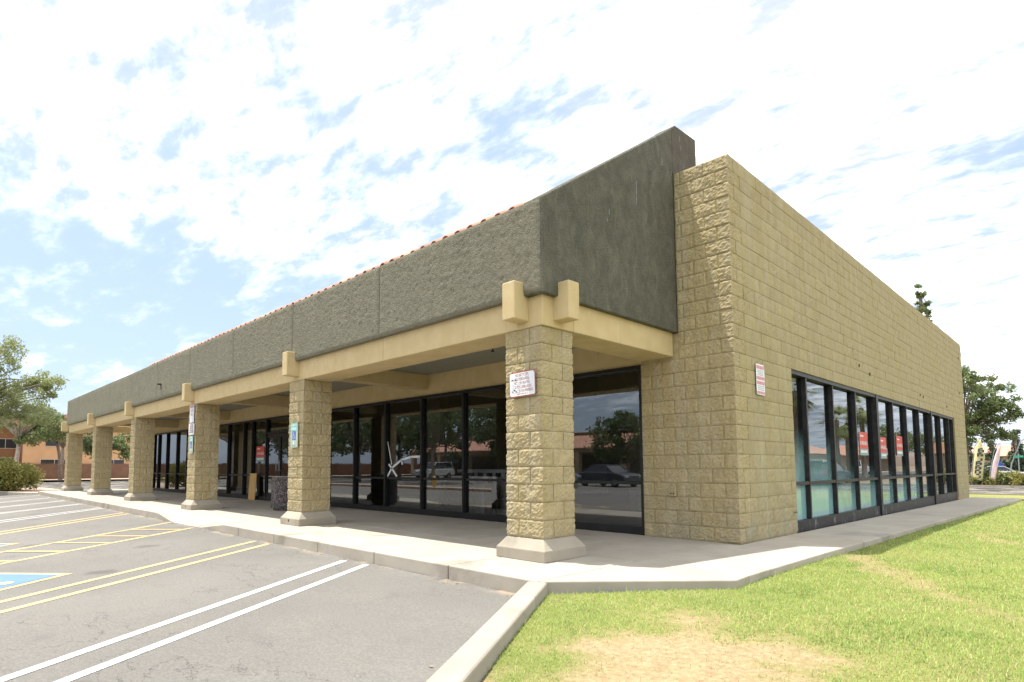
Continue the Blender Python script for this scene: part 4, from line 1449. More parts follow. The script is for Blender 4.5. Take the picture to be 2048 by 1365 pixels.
# dry leaves and grit blown against the kerb
lt = MB()
for i in range(150):
    if i < 90:
        x = random.uniform(-12, -0.4); y = -3.90-abs(random.gauss(0, 0.10)); z = lot_z(y)+0.006
    elif i < 120:
        t_ = random.uniform(0.2, 4.0); q = CURB_A + CURB_D*t_ - n2*(0.13+abs(random.gauss(0, 0.08))); x, y = q.x, q.y; z = lot_z(y)+0.006
    else:
        x = random.uniform(-7, 0.8); y = random.uniform(-3.7, -0.3); z = 0.006
        if x > -0.2: y = random.uniform(-2.0, -0.3)
    a = random.uniform(0, 6.28); l_ = random.uniform(0.008, 0.026); w_ = l_*0.4
    ca, sa = math.cos(a), math.sin(a)
    lt.add([(x-ca*l_, y-sa*l_, z), (x+sa*w_, y-ca*w_, z+0.004), (x+ca*l_, y+sa*l_, z+0.002), (x-sa*w_, y+ca*w_, z+0.006)], [(0, 1, 2, 3)])
tag(lt.build('leaf_litter', M_EARTH), 'scattered dry leaf litter along the concrete curb and walk', 'litter', kind='stuff')

# ------------------------------------------------------------------ vegetation
def leaf_quads(centres, radii, n_per, size, flat=0.75, elong=1.6, droop=0.0):
    C_ = []
    for c, rr, k in zip(centres, radii, n_per):
        g_ = rng.normal(size=(k, 3))
        g_ /= np.linalg.norm(g_, axis=1)[:, None]
        rad = rr*rng.random(k)**0.42
        g_ = g_*rad[:, None]
        g_[:, 2] *= flat
        if droop:
            g_[:, 2] -= droop*np.abs(rng.normal(size=k))*rr
        C_.append(g_ + np.array(c))
    C_ = np.concatenate(C_)
    k = len(C_)
    a = rng.normal(size=(k, 3)); a /= np.linalg.norm(a, axis=1)[:, None]
    b = rng.normal(size=(k, 3)); b -= (a*b).sum(1)[:, None]*a; b /= np.linalg.norm(b, axis=1)[:, None]
    sz = size*(0.6+0.8*rng.random(k))[:, None]
    a = a*sz*elong*0.5; b = b*sz*0.5
    v = np.stack([C_-a*1.0, C_+b*0.7, C_+a*1.0, C_-b*0.7], 1).reshape(-1, 3)
    fc = np.arange(k*4).reshape(-1, 4)
    return v, fc
def tree(name, label, loc, h, crown, trunk_r=0.16, leaf=M_LEAF, bark=M_BARK, leafsize=0.12, seed=0, per=190, lean=(0, 0), fork=0.42, group=None, clump=0.5, flat=0.75, droop=0.0, cat='tree', limbs=None):
    """crown: list of (x,y,z,rx,ry,rz,n clumps) relative to the base"""
    rs = random.Random(seed)
    t_ = thing(name, label, cat, loc, 0, group)
    tb = MB()
    fz = h*fork
    fp = Vector((lean[0]*fork, lean[1]*fork, fz))
    tb.tube([(0, 0, -0.3), (lean[0]*0.1+0.03, lean[1]*0.1, fz*0.35), (lean[0]*0.3-0.04, lean[1]*0.3+0.03, fz*0.7), fp], [trunk_r*1.25, trunk_r, trunk_r*0.85, trunk_r*0.8], 9)
    cs, rs_, ns = [], [], []
    for (cx, cy, cz, rx, ry, rz, n_) in crown:
        for i in range(n_):
            while True:
                p = Vector((rs.uniform(-1, 1), rs.uniform(-1, 1), rs.uniform(-1, 1)))
                if 0.25 < p.length < 1: break
            q = Vector((cx+p.x*rx, cy+p.y*ry, cz+p.z*rz))
            cs.append(q); rs_.append(clump*rs.uniform(0.55, 1.2)); ns.append(int(per*rs.uniform(0.5, 1.3)))
            if rs.random() < 0.5:
                st = fp.lerp(q, 0.0)
                midp = fp.lerp(q, 0.5) + Vector((rs.uniform(-.2, .2), rs.uniform(-.2, .2), rs.uniform(0, .35)))
                tb.tube([st, midp, q], [trunk_r*0.42, trunk_r*0.24, trunk_r*0.06], 6)
    if limbs:
        for pts, r0_ in limbs:
            tb.tube(pts, [r0_*(1-0.85*i/(len(pts)-1)) for i in range(len(pts))], 7)
    tb.build('trunk', bark, t_, True)
    v, fc = leaf_quads(cs, rs_, ns, leafsize, flat, 1.7, droop)
    o = link(bpy.data.objects.new('crown', numpy_mesh('crown', v, fc, leaf)), t_)
    return t_
def shrub(name, label, loc, rx, ry, h, leaf, n_=26, per=150, ls=0.06, seed=0, group=None):
    rs = random.Random(seed)
    t_ = thing(name, label, 'bush', loc, 0, group)
    sb = MB()
    cs, rr, ns = [], [], []
    for i in range(n_):
        a = rs.uniform(0, 6.283); q = math.sqrt(rs.random())
        x, y = rx*q*math.cos(a), ry*q*math.sin(a)
        top = h*math.sqrt(max(0.08, 1-q*q*0.85))
        z = rs.uniform(0.25, 0.9)*top
        cs.append((x, y, z)); rr.append(min(rx, h)*0.36*rs.uniform(0.7, 1.2)); ns.append(int(per*rs.uniform(0.6, 1.3)))
        sb.tube([(x*0.2, y*0.2, -0.15), (x*0.7, y*0.7, z*0.6), (x, y, z)], [0.03, 0.02, 0.008], 5)
    sb.build('stem', M_BARK, t_)
    v, fc = leaf_quads(cs, rr, ns, ls)
    v[:, 2] = np.maximum(v[:, 2], -0.05)
    link(bpy.data.objects.new('foliage', numpy_mesh('foliage', v, fc, leaf)), t_)
    return t_

# left: island, shrub, trees, garden wall, flats
isl = MB()
ip = [(-30.95, -3.62), (-31.2, -4.0), (-35.6, -5.0), (-38.5, -6.2), (-48, -8.5), (-48, -3.0), (-40, -2.2), (-34, -2.2)]
isl.prism(ip[::-1], -0.45, -0.125)
tag(isl.build('planter_island', M_GRAVEL), kind='structure')
for a, b in zip(ip[:4], ip[1:5]):
    a, b = Vector(a), Vector(b); d = (b-a).normalized(); n_ = Vector((-d.y, d.x))*0.08
    MB().prism([tuple(a-n_), tuple(b-n_), tuple(b+n_), tuple(a+n_)], -0.45, -0.09).build('planter_curb', M_CURB, bpy.data.objects['planter_island'], bevel=0.02)
shrub('round_shrub', 'rounded yellow green shrub in the planter at the far left', (-37.3, -4.6, -0.12), 1.75, 1.3, 1.85, M_LEAF_Y, 46, 260, 0.09, 3)
tree('shade_tree', 'large spreading tree with a pale low limb at the far left', (-42.5, -9.2, -0.2), 9.0,
     [(5.9, 2.6, 5.3, 1.6, 2.0, 1.7, 60), (6.2, 5.2, 5.0, 1.3, 1.7, 1.2, 56), (6.0, 3.9, 7.2, 1.3, 1.5, 1.2, 34), (6.0, 2.4, 7.4, 1.2, 1.4, 1.0, 20), (6.3, 6.3, 5.9, 1.0, 0.9, 0.5, 12), (6.0, 4.6, 3.9, 1.4, 2.0, 0.5, 20), (3.0, 0.5, 5.5, 2.4, 2.4, 1.8, 30)],
     0.26, M_LEAF_L, M_BARK_P, 0.078, 5, 120, (0.6, 0.6), 0.36, clump=0.42,
     limbs=[([(0.2, 0.2, 3.0), (4.0, 2.2, 3.2), (6.1, 4.1, 3.5), (6.3, 6.3, 4.4)], 0.14), ([(0.2, 0.2, 3.1), (3.6, 2.2, 5.4), (6.0, 3.6, 7.6)], 0.12), ([(3.4, 2.0, 5.2), (5.6, 4.4, 6.0), (6.3, 6.4, 6.0)], 0.07)])
tree('eucalyptus', 'pale trunked tree in front of the orange flats at the far left', (-70.2, -1.0, -0.15), 9,
     [(0.6, 0.4, 6.3, 2.6, 2.8, 1.7, 40), (0.2, 1.6, 4.3, 1.9, 2.0, 0.8, 14)], 0.22, M_LEAF, M_BARK_P, 0.17, 8, 130, (0.5, 0.5), 0.45, clump=0.75)
tree('eucalyptus', 'small pale green tree with a crooked trunk beside the farthest column', (-69.5, 2.6, -0.15), 6.5,
     [(0.2, -0.2, 5.2, 1.6, 1.5, 1.1, 22)], 0.17, M_LEAF_L, M_BARK, 0.15, 9, 130, (-0.6, -0.7), 0.6, clump=0.6)
tree('street_tree', 'dark tree seen between the two farthest columns', (-64.5, 4.6, -0.2), 6.0,
     [(0, 0, 3.6, 1.7, 1.3, 1.7, 26)], 0.15, M_LEAF_D, M_BARK, 0.16, 10, 140, clump=0.7)
tree('street_tree', 'bushy green tree seen under the canopy before the glazing starts', (-64.0, 7.6, -0.2), 5.6,
     [(0, 0, 3.5, 1.6, 1.7, 1.5, 28)], 0.15, M_LEAF, M_BARK, 0.16, 12, 140, clump=0.7)
tree('street_tree', 'tree behind the garden wall left of the farthest column', (-78.5, 4.0, -0.1), 8.0,
     [(0, 0, 6.0, 2.0, 2.6, 1.5, 26)], 0.18, M_LEAF_D, M_BARK, 0.2, 14, 120, clump=0.9)
tag(MB().prism([(-66.5, -60), (-66.5, 60), (-90, 60), (-90, -60)][::-1], -0.55, -0.12).build('verge', M_GRAVEL), kind='structure')
tag(MB().box(-66.75, -66.5, -60, 60, -0.5, -0.10).build('far_curb', M_CURB), kind='structure')
gw = thing('garden_wall', 'long low brown block wall across the road at the far left', 'wall', (-74.0, 0, -0.12))
for i in range(30):
    MB().box(-0.1, 0.1, -60+4*i+0.01, -56+4*i-0.01, 0, 1.60).build('wall_panel', M_WALLBR, gw)
    MB().box(-0.16, 0.16, -60.2+4*i, -59.8+4*i, 0, 1.66).build('pier', M_WALLBR, gw)
MB().box(-0.13, 0.13, -60, 60, 1.662, 1.70).build('coping', M_WALLBR, gw)

def window(mbp, x, y0, y1, z0, z1, parent):
    f_ = MB().box(x-0.02, x+0.06, y0-0.06, y1+0.06, z0-0.06, z1+0.06).build('window', M_PALEFR, parent)
    ym = (y0+y1)/2
    MB().box(x+0.06, x+0.075, y0, ym-0.03, z0, z1).box(x+0.06, x+0.075, ym+0.03, y1, z0, z1).build('pane', M_DARKWIN, f_)
def tile_roof(poly_fn, parent, mat=M_TILE):
    pass
fl = thing('apartment_building', 'orange stucco flats with set back brown bays behind the garden wall', 'building', (-88.0, 0, -0.1))
MB().box(-12, 0.0, 1.4, 22, 0, 6.9).build('wall', M_ORANGE, fl)
MB().box(-12, -1.6, -1.8, 1.4, 0, 6.5).build('recessed_bay', M_BROWNST, fl)
MB().box(-12, 0.6, -9.5, -1.8, 0, 4.7).build('gable_wing', M_ORANGE, fl)
rf = MB().prism([(-10.1, 4.6), (-1.2, 4.6), (-5.6, 7.0)], -12, 1.0, 'x').build('roof', M_TILE, fl)
MB().prism([(-2.2, 6.5), (22.5, 6.5), (22.5, 6.75), (10, 8.6), (-2.2, 6.75)], -12, 0.5, 'x').build('roof', M_TILE, fl)
# lean-to tile roof over the porch
MB().add([(2.2, -9.5, 2.1), (2.2, -1.2, 2.1), (0.6, -1.2, 3.3), (0.6, -9.5, 3.3), (2.2, -9.5, 1.95), (2.2, -1.2, 1.95), (0.6, -1.2, 3.1), (0.6, -9.5, 3.1)],
         [(0, 1, 2, 3), (7, 6, 5, 4), (0, 4, 5, 1), (1, 5, 6, 2), (2, 6, 7, 3), (3, 7, 4, 0)]).build('porch_roof', M_TILE, fl)
MB().box(0.6, 2.0, -9.5, -1.4, 0, 1.95).build('porch_wall', M_ORANGE, fl)
for (x, y0, y1, z0, z1) in ((0.0, 3.6, 6.2, 3.9, 5.2), (0.0, 3.2, 6.0, 1.3, 2.2), (-1.6, -1.2, 0.9, 3.6, 4.7), (-1.6, -1.4, 1.2, 1.4, 2.4), (0.0, 9.5, 12.2, 3.9, 5.2), (0.0, 9.8, 12.2, 1.2, 2.2), (0.0, 15.0, 17.6, 3.9, 5.2), (0.0, 15.0, 17.6, 1.3, 2.2), (0.6, -6.2, -4.8, 3.4, 4.3)):
    window(None, x, y0, y1, z0, z1, fl)

# right: drive, planting, tree, flags, far buildings
tag(MB().quad((-60, 24.6, -0.205), (60, 24.6, -0.205), (60, 34.0, -0.2), (-60, 34.0, -0.2)).build('driveway', M_ASPH), kind='structure')
tag(MB().box(-60, 60, 24.42, 24.6, -0.5, -0.14).build('driveway_curb', M_CURB), kind='structure')
tag(MB().box(-60, 60, 34.0, 34.2, -0.5, -0.06).build('driveway_curb', M_CURB), kind='structure')
tag(MB().box(-60, 60, 34.2, 44, -0.5, -0.09).build('planting_bed', M_EARTH), kind='structure')
tag(MB().box(-200, 9, 44, 260, -0.9, -0.56).build('street', M_ASPH), kind='structure')
tree('shade_tree', 'leafy tree with a dark trunk past the far end of the block wall', (-2.2, 36.6, -0.1), 7.2,
     [(0.0, 0, 4.9, 2.4, 1.9, 1.9, 80), (1.5, 0, 4.1, 1.1, 1.0, 1.1, 34), (-0.4, 0, 6.4, 1.4, 1.2, 0.8, 20), (0.3, 0, 2.9, 1.8, 1.2, 0.45, 26)], 0.13, M_LEAF, M_BARK, 0.095, 21, 125, (0.05, 0), 0.4, clump=0.38)
bl = [(-3.4, 35.3, 1.15, 0.95, M_LEAF_D), (-2.3, 35.0, 1.0, 0.85, M_LEAF_Y), (-1.2, 35.2, 1.1, 0.95, M_LEAF_D), (-0.2, 34.9, 1.0, 0.9, M_LEAF_Y), (0.8, 35.0, 1.0, 0.95, M_LEAF_Y), (1.8, 35.2, 1.1, 1.0, M_LEAF_D), (2.7, 35.4, 1.0, 0.9, M_LEAF_Y)]
for i, (x, y, rr_, h_, lf) in enumerate(bl):
    shrub('low_shrub', ('low %s shrub in the bed across the driveway, %s' % ('dark green' if lf is M_LEAF_D else 'yellow green',
          ('hidden by the wall end', 'beside the wall end', 'under the two flags', 'right of the pink flag foot', 'in the middle of the row', 'second from the right edge', 'at the right edge')[i])), (x, y, -0.1), rr_, 0.8, h_, lf, 22, 140, 0.075, 50+i, 'low shrubs across the driveway')
def feather(label, loc, h_, w_, lean, mat, band):
    t_ = thing('feather_flag', label, 'flag', loc, 0, 'feather flags')
    MB().tube([(0, 0, -0.1), (0.05*lean, 0, h_*0.3), (0.28*lean, 0, h_*0.8), (0.55*lean, 0, h_)], [0.02, 0.018, 0.014, 0.01], 7).build('flag_pole', M_STEEL, t_)
    mb = MB(); n_ = 12; v = []
    for i in range(n_+1):
        t2 = i/n_
        z = h_*(0.14+0.86*t2)
        x0 = lean*(0.05+0.5*t2**1.6)
        ww = w_*(1.0 - 0.75*max(0, t2-0.6)/0.4)
        for (k, q) in ((0, 0), (0.33, 0.03), (0.66, -0.03), (1, 0.02)):
            v.append((x0+ww*k, q*math.sin(t2*6+1)*1.4, z - 0.10*k*h_*0.4))
    fs_ = []
    for i in range(n_):
        for k in range(3):
            fs_.append((i*4+k, i*4+k+1, (i+1)*4+k+1, (i+1)*4+k))
    o = mb.add(v, fs_).build('cloth', mat, t_, True)
    sm = o.modifiers.new('solid', 'SOLIDIFY'); sm.thickness = 0.004
    if band:
        # heavy dark print running up the cloth, too creased to read
        for i in range(7):
            t2 = 0.10+0.105*i
            z = h_*(0.14+0.86*t2)-0.05
            x0 = lean*(0.05+0.5*t2**1.6) + w_*0.5
            mb = MB()
            for q in ((-0.09, -0.08, -0.04, 0.07), (-0.04, 0.03, 0.05, 0.09), (0.03, -0.08, 0.09, 0.02), (-0.04, -0.03, 0.05, 0.0)):
                if random.random() < 0.85:
                    mb.quad((x0+q[0]*1.5, -0.055, z+q[1]*1.35), (x0+q[2]*1.5, -0.055, z+q[1]*1.35), (x0+q[2]*1.5+0.02, -0.055, z+q[3]*1.35), (x0+q[0]*1.5+0.02, -0.055, z+q[3]*1.35))
            if mb.f:
                mb.build('flag_print', M_FLAGK, t_)
    return t_
feather('yellow feather flag with heavy dark lettering by the wall end', (-1.75, 33.9+0.5, -0.1), 2.6, 0.46, 0.75, M_FLAGY, True)
feather('narrow pale pink feather flag right of the yellow one', (-0.98, 34.4, -0.1), 2.35, 0.22, 1.0, M_FLAGP, False)
tree('slender_tree', 'thin pointed treetop rising above the roof line of the block wall', (-3.95, 36.6, -0.1), 13.0,
     [(0, 0, 7, 0.35, 0.35, 2.8, 12), (0.05, 0, 10.4, 0.42, 0.4, 1.2, 10), (0, 0, 11.9, 0.16, 0.15, 0.55, 5)], 0.09, M_LEAF, M_BARK, 0.13, 33, 45, (0.0, 0), 0.9, clump=0.26)

# far right buildings
ob = thing('low_building', 'tan two storey building with an orange tile roof beyond the street', 'building', (-8.6, 112, -0.555))
MB().box(-4, 3.0, 0, 10, 0, 3.0).build('wall', M_TAN, ob)
MB().prism([(-0.6, 2.9), (5, 4.6), (10.6, 2.9)], -4.6, 2.4, 'x').build('roof', M_TILE, ob)
MB().box(-3.0, -1.6, -0.05, 0, 0.7, 1.9).box(0.0, 1.4, -0.05, 0, 0.7, 1.9).build('window', M_DARKWIN, ob)
MB().box(2.2, 3.2, -0.3, 0, 0, 2.9).build('pier', M_TAN, ob)
ob = thing('low_building', 'long pale tan building at the right edge behind the green sign', 'building', (4.5, 130, -0.555))
MB().box(-6, 14, 0, 10, 0, 3.8).build('wall', M_TAN, ob)
MB().prism([(-0.6, 3.7), (5, 6.0), (10.6, 3.7)], -6.6, 14.6, 'x').build('roof', M_BROWNST, ob)
MB().box(-2, 0, -0.05, 0, 0.8, 2.2).box(3, 5, -0.05, 0, 0.8, 2.2).build('window', M_DARKWIN, ob)
def conifer(label, loc, h_, rr_, seed):
    cr = []
    for i in range(8):
        t2 = i/7
        q = rr_*(1-t2*0.9)
        cr.append((0, 0, h_*(0.22+0.74*t2), q, q, h_*0.06, max(2, int(9*(1-t2)))))
    return tree('pine_tree', label, loc, h_, cr, 0.14, M_LEAF_PINE, M_BARK, 0.2, seed, 80, (0, 0), 0.9, clump=0.5, group='pines beyond the street')
conifer('dark pine just left of the orange roof across the street', (-6.6, 93, -0.555), 4.7, 1.25, 61)
conifer('taller pine at the right edge beside the green street sign', (-3.6, 84, -0.555), 5.6, 1.35, 62)
conifer('pine behind the pink flag, partly hidden by foliage', (-9.4, 95, -0.555), 5.0, 1.3, 63)
ss = thing('street_sign', 'small green street name sign on a pole at the right edge', 'street sign', (-1.2, 54, -0.1))
MB().tube([(0, 0, 0), (0, 0, 2.0)], 0.035, 8).build('post', M_STEEL, ss)
MB().box(-0.30, 0.30, -0.04, 0.0, 1.70, 1.85).build('plate', M_GREENSIGN, ss)
ss = thing('shop_sign', 'small blue and white sign in front of the orange roofed building', 'sign', (-5.2, 84, -0.555))
MB().tube([(0, 0, 0), (0, 0, 0.6)], 0.05, 8).build('post', M_STEEL, ss)
MB().box(-0.45, 0.45, -0.05, 0.05, 1.4, 2.0).build('blue_panel', M_SBLUE, ss)
MB().box(-0.45, 0.45, -0.05, 0.05, 0.6, 1.38).build('white_panel', M_PRINT, ss)
lp = thing('street_lamp', 'thin curved grey street lamp mast at the right edge', 'street lamp', (-2.5, 62, -0.555))
MB().tube([(0, 0, 0), (0.2, 0, 1.6), (0.9, 0, 3.6), (1.9, 0, 4.7), (3.2, 0, 5.0)], [0.06, 0.05, 0.045, 0.04, 0.035], 7).build('mast', M_STEEL, lp)
MB().box(3.1, 3.7, -0.12, 0.12, 4.92, 5.04).build('lamp_head', M_STEEL, lp)
hl = MB()
xs = [-520+40*i for i in range(27)]
v = []; fs_ = []
for i, x in enumerate(xs):
    hh = 16 + 3*math.sin(i*0.5)+2*math.sin(i*1.7)
    v += [(x, 900, -1), (x, 905, hh*0.6), (x, 915, hh), (x, 990, -1)]
for i in range(len(xs)-1):
    for k in range(3):
        fs_.append((i*4+k, (i+1)*4+k, (i+1)*4+k+1, i*4+k+1))
tag(hl.add(v, fs_).build('hill', M_HILL, None, True), kind='structure')

# ------------------------------------------------------------------ cars
def make_car(name, label, loc, rz, paint, kind='sedan', group=None):
    t_ = thing(name, label, 'car', loc, rz, group)
    L_, W2 = 4.6, 0.88
    if kind == 'sedan':
        body = [(-2.3, 0.35), (-2.28, 0.75), (-1.9, 0.93), (-1.2, 0.97), (1.0, 0.95), (1.9, 0.85), (2.25, 0.7), (2.3, 0.35)]
        cab = [(-1.6, 0.95), (-0.85, 1.40), (0.35, 1.42), (1.15, 0.94)]
    else:
        body = [(-2.4, 0.42), (-2.42, 0.95), (-2.35, 1.10), (1.1, 1.10), (2.0, 1.02), (2.35, 0.85), (2.4, 0.42)]
        cab = [(-2.3, 1.09), (-2.1, 1.75), (0.3, 1.78), (1.15, 1.09)]
    bm = bmesh.new()
    def loft(prof, w0, w1, top):
        zmin = min(p[1] for p in prof); zmax = max(p[1] for p in prof)
        n_ = len(prof)
        rows = []
        for s_ in (-1, 1):
            row = []
            for (x, z) in prof:
                k = (z-zmin)/(zmax-zmin)
                row.append(bm.verts.new((x, s_*(w0+(w1-w0)*k), z)))
            rows.append(row)
        bm.faces.new(rows[0]); bm.faces.new(rows[1][::-1])
        for i in range(n_):
            j = (i+1) % n_
            bm.faces.new((rows[0][j], rows[0][i], rows[1][i], rows[1][j]))
    loft(body, W2, W2*0.94, 0)
    bmesh.ops.recalc_face_normals(bm, faces=bm.faces)
    me = bpy.data.meshes.new('body'); bm.to_mesh(me); bm.free(); me.materials.append(paint)
    o = link(bpy.data.objects.new('body', me), t_)
    m = o.modifiers.new('bevel', 'BEVEL'); m.width = 0.07; m.segments = 3; m.limit_method = 'ANGLE'
    bm = bmesh.new(); loft(cab, W2*0.9, W2*0.70, 0); bmesh.ops.recalc_face_normals(bm, faces=bm.faces)
    me = bpy.data.meshes.new('windows'); bm.to_mesh(me); bm.free(); me.materials.append(M_CARGLASS)
    link(bpy.data.objects.new('windows', me), t_)
    rt = max(p[1] for p in cab)
    x0, x1 = cab[1][0]-0.05, cab[2][0]+0.05
    MB().box(x0, x1, -W2*0.71, W2*0.71, rt-0.04, rt+0.03).build('roof', paint, t_, bevel=0.03)
    for (a, b) in ((cab[0], cab[1]), (cab[3], cab[2])):
        for s_ in (-1, 1):
            MB().tube([(a[0], s_*W2*0.88, a[1]), (b[0], s_*W2*0.71, b[1])], 0.04, 6).build('window_pillar', paint, t_)
    for x in (-1.42, 1.42):
        for s_ in (-1, 1):
            wm = MB()
            pr = [(0.20, -0.1), (0.31, -0.1), (0.33, -0.06), (0.33, 0.06), (0.31, 0.1), (0.20, 0.1)]
            v = []; fs_ = []
            for (rr_, h_) in pr:
                for k in range(18):
                    a = 2*math.pi*k/18
                    v.append((x+rr_*math.cos(a), s_*(W2-0.06)+h_, 0.33+rr_*math.sin(a)))
            for i in range(len(pr)-1):
                for k in range(18):
                    k2 = (k+1) % 18
                    fs_.append((i*18+k, i*18+k2, (i+1)*18+k2, (i+1)*18+k))
            wo = wm.add(v, fs_).build('wheel', M_TYRE, t_)
            rm = MB(); v = [(x, s_*(W2+0.015), 0.33)] + [(x+0.21*math.cos(2*math.pi*k/18), s_*(W2-0.0), 0.33+0.21*math.sin(2*math.pi*k/18)) for k in range(18)]
            rm.add(v, [(0, 1+k, 1+(k+1) % 18) for k in range(18)]).build('rim', M_RIM, wo)
    zl = 0.68 if kind == 'sedan' else 0.82
    for s_ in (-1, 1):
        MB().box(2.17, 2.30, s_*0.62-0.16, s_*0.62+0.16, zl-0.07, zl+0.07).build('headlight', M_LAMP, t_)
        MB().box(-2.34, -2.2, s_*0.62-0.16, s_*0.62+0.16, zl+0.02, zl+0.16).build('taillight', M_LAMP_R, t_)
    return t_
make_car('parked_car', 'silver car beyond the shrubs at the right edge', (-3.9, 70, -0.555), 0.1, M_CARPAINT[1])
make_car('parked_car', 'dark blue car right of the silver one beyond the shrubs', (1.3, 71, -0.555), 0.0, M_CARPAINT[3])
make_car('parked_car', 'dark sedan mirrored in the window right of the nearest column', (-19.5, -25.0, -0.285), R(12), M_CARPAINT[2])
make_car('parked_car', 'bluish grey sedan mirrored in the window right of the nearest column', (-23.3, -23.6, -0.285), R(12), M_CARPAINT[3])
make_car('parked_suv', 'pale utility vehicle mirrored in the long storefront', (-45.5, -31.0, -0.285), R(80), M_CARPAINT[0], 'suv')
make_car('parked_suv', 'white utility vehicle mirrored in the side windows, nearer one', (17.5, 62, -0.2), R(85), M_CARPAINT[0], 'suv')
make_car('parked_suv', 'white utility vehicle mirrored in the side windows, farther one', (17.5, 76, -0.2), R(88), M_CARPAINT[0], 'suv')
make_car('parked_car', 'dark car mirrored low in the third bay of the side windows', (8.6, 33.4, -0.2), R(90), M_CARPAINT[2])

# ------------------------------------------------------------------ what the windows mirror
sh = thing('shop_row', 'single storey shop row with a red tile roof mirrored in the front windows', 'building', (-40, -46, -0.3), R(0))
MB().box(-30, 34, -14, -2.5, 0, 4.2).build('wall', M_TAN, sh)
MB().box(-30, 34, -2.49, -2.4, 0.1, 2.7).build('glazing', M_DARKWIN, sh)
MB().box(-30, 34, -0.4, 0.0, 2.9, 3.5).build('canopy_beam', M_TAN, sh)
MB().add([(-30, 0.3, 3.45), (34, 0.3, 3.45), (34, -2.6, 5.0), (-30, -2.6, 5.0), (-30, 0.3, 3.3), (34, 0.3, 3.3), (34, -2.6, 4.8), (-30, -2.6, 4.8)],
         [(0, 1, 2, 3), (7, 6, 5, 4), (0, 4, 5, 1), (1, 5, 6, 2), (2, 6, 7, 3), (3, 7, 4, 0)]).build('roof', M_TILE, sh)
MB().box(-30, 34, -3.0, -2.6, 4.6, 5.35).build('parapet', M_BROWNST, sh)
for i in range(11):
    MB().box(-29.5+6.2*i, -28.9+6.2*i, -0.5, 0.1, 0, 2.9).build('column', M_TAN, sh)
for i, (x, y, s_) in enumerate(((-25.5, -35.5, 0.85), (-33.5, -30.0, 1.15), (-35.0, -22.5, 1.15), (-43.0, -20.5, 1.2), (-50.0, -16.5, 1.25))):
    tree('parking_tree', 'leafy parking lot tree mirrored in the front windows, %s' % ('by the pale light pole', 'left of the light pole', 'over the white vehicle', 'in the farthest panes', 'smallest, nearest the lot')[i], (x, y, -0.3), 6*s_,
         [(0, 0, 4.4*s_, 3.4*s_, 3.4*s_, 2.4*s_, 60)], 0.14, M_LEAF_D, M_BARK, 0.2, 70+i, 80, clump=0.8, group='trees mirrored in the front windows')
for i, (x, y, s_) in enumerate(((-46, -27, 1.3), (-56, -23, 1.45), (-61, -31, 1.5), (-40.5, -36.5, 1.25), (-52, -38, 1.4), (-68, -22, 1.5))):
    tree('tall_lot_tree', 'tall dense tree mirrored in the long storefront, %s' % ('above the white vehicle', 'in the panes behind the second column', 'in the door glass', 'over the red tile roof', 'behind the other trees', 'in the panes behind the third column')[i], (x, y, -0.3), 6.5*s_,
         [(0, 0, 4.4*s_, 3.0*s_, 3.0*s_, 2.7*s_, 60)], 0.18, M_LEAF_D, M_BARK, 0.26, 170+i, 90, clump=1.0, group='tall trees mirrored in the front windows')
lp = thing('light_pole', 'pale parking lot light pole mirrored in the window by the nearest column', 'light pole', (-19.2, -20.8, -0.29))
MB().lathe([(0.0, 0), (0.28, 0), (0.28, 0.7), (0.0, 0.72)], seg=16).build('footing', M_BASE, lp)
MB().tube([(0, 0, 0.7), (0, 0, 6.8)], [0.09, 0.06], 10).build('mast', M_TAN, lp)
MB().box(-0.5, 0.5, -0.15, 0.15, 6.8, 6.98).build('lamp_head', M_STEEL, lp)
hy = thing('fire_hydrant', 'yellow fire hydrant mirrored low in the taped pane', 'hydrant', (-24.5, -14.2, -0.28))
MB().lathe([(0.0, 0), (0.15, 0), (0.15, 0.06), (0.1, 0.07), (0.1, 0.55), (0.14, 0.56), (0.14, 0.62), (0.11, 0.7), (0.04, 0.78), (0.0, 0.79)], seg=18).build('barrel', M_YELHYD, hy)
MB().tube([(-0.2, 0, 0.42), (0.2, 0, 0.42)], 0.055, 10).build('outlet', M_YELHYD, hy)
tag(MB().prism([(-40, -14.6), (-20, -14.6), (-19, -13.6), (-40, -13.6)], -0.5, -0.14).build('lot_island', M_GRAVEL), kind='structure')

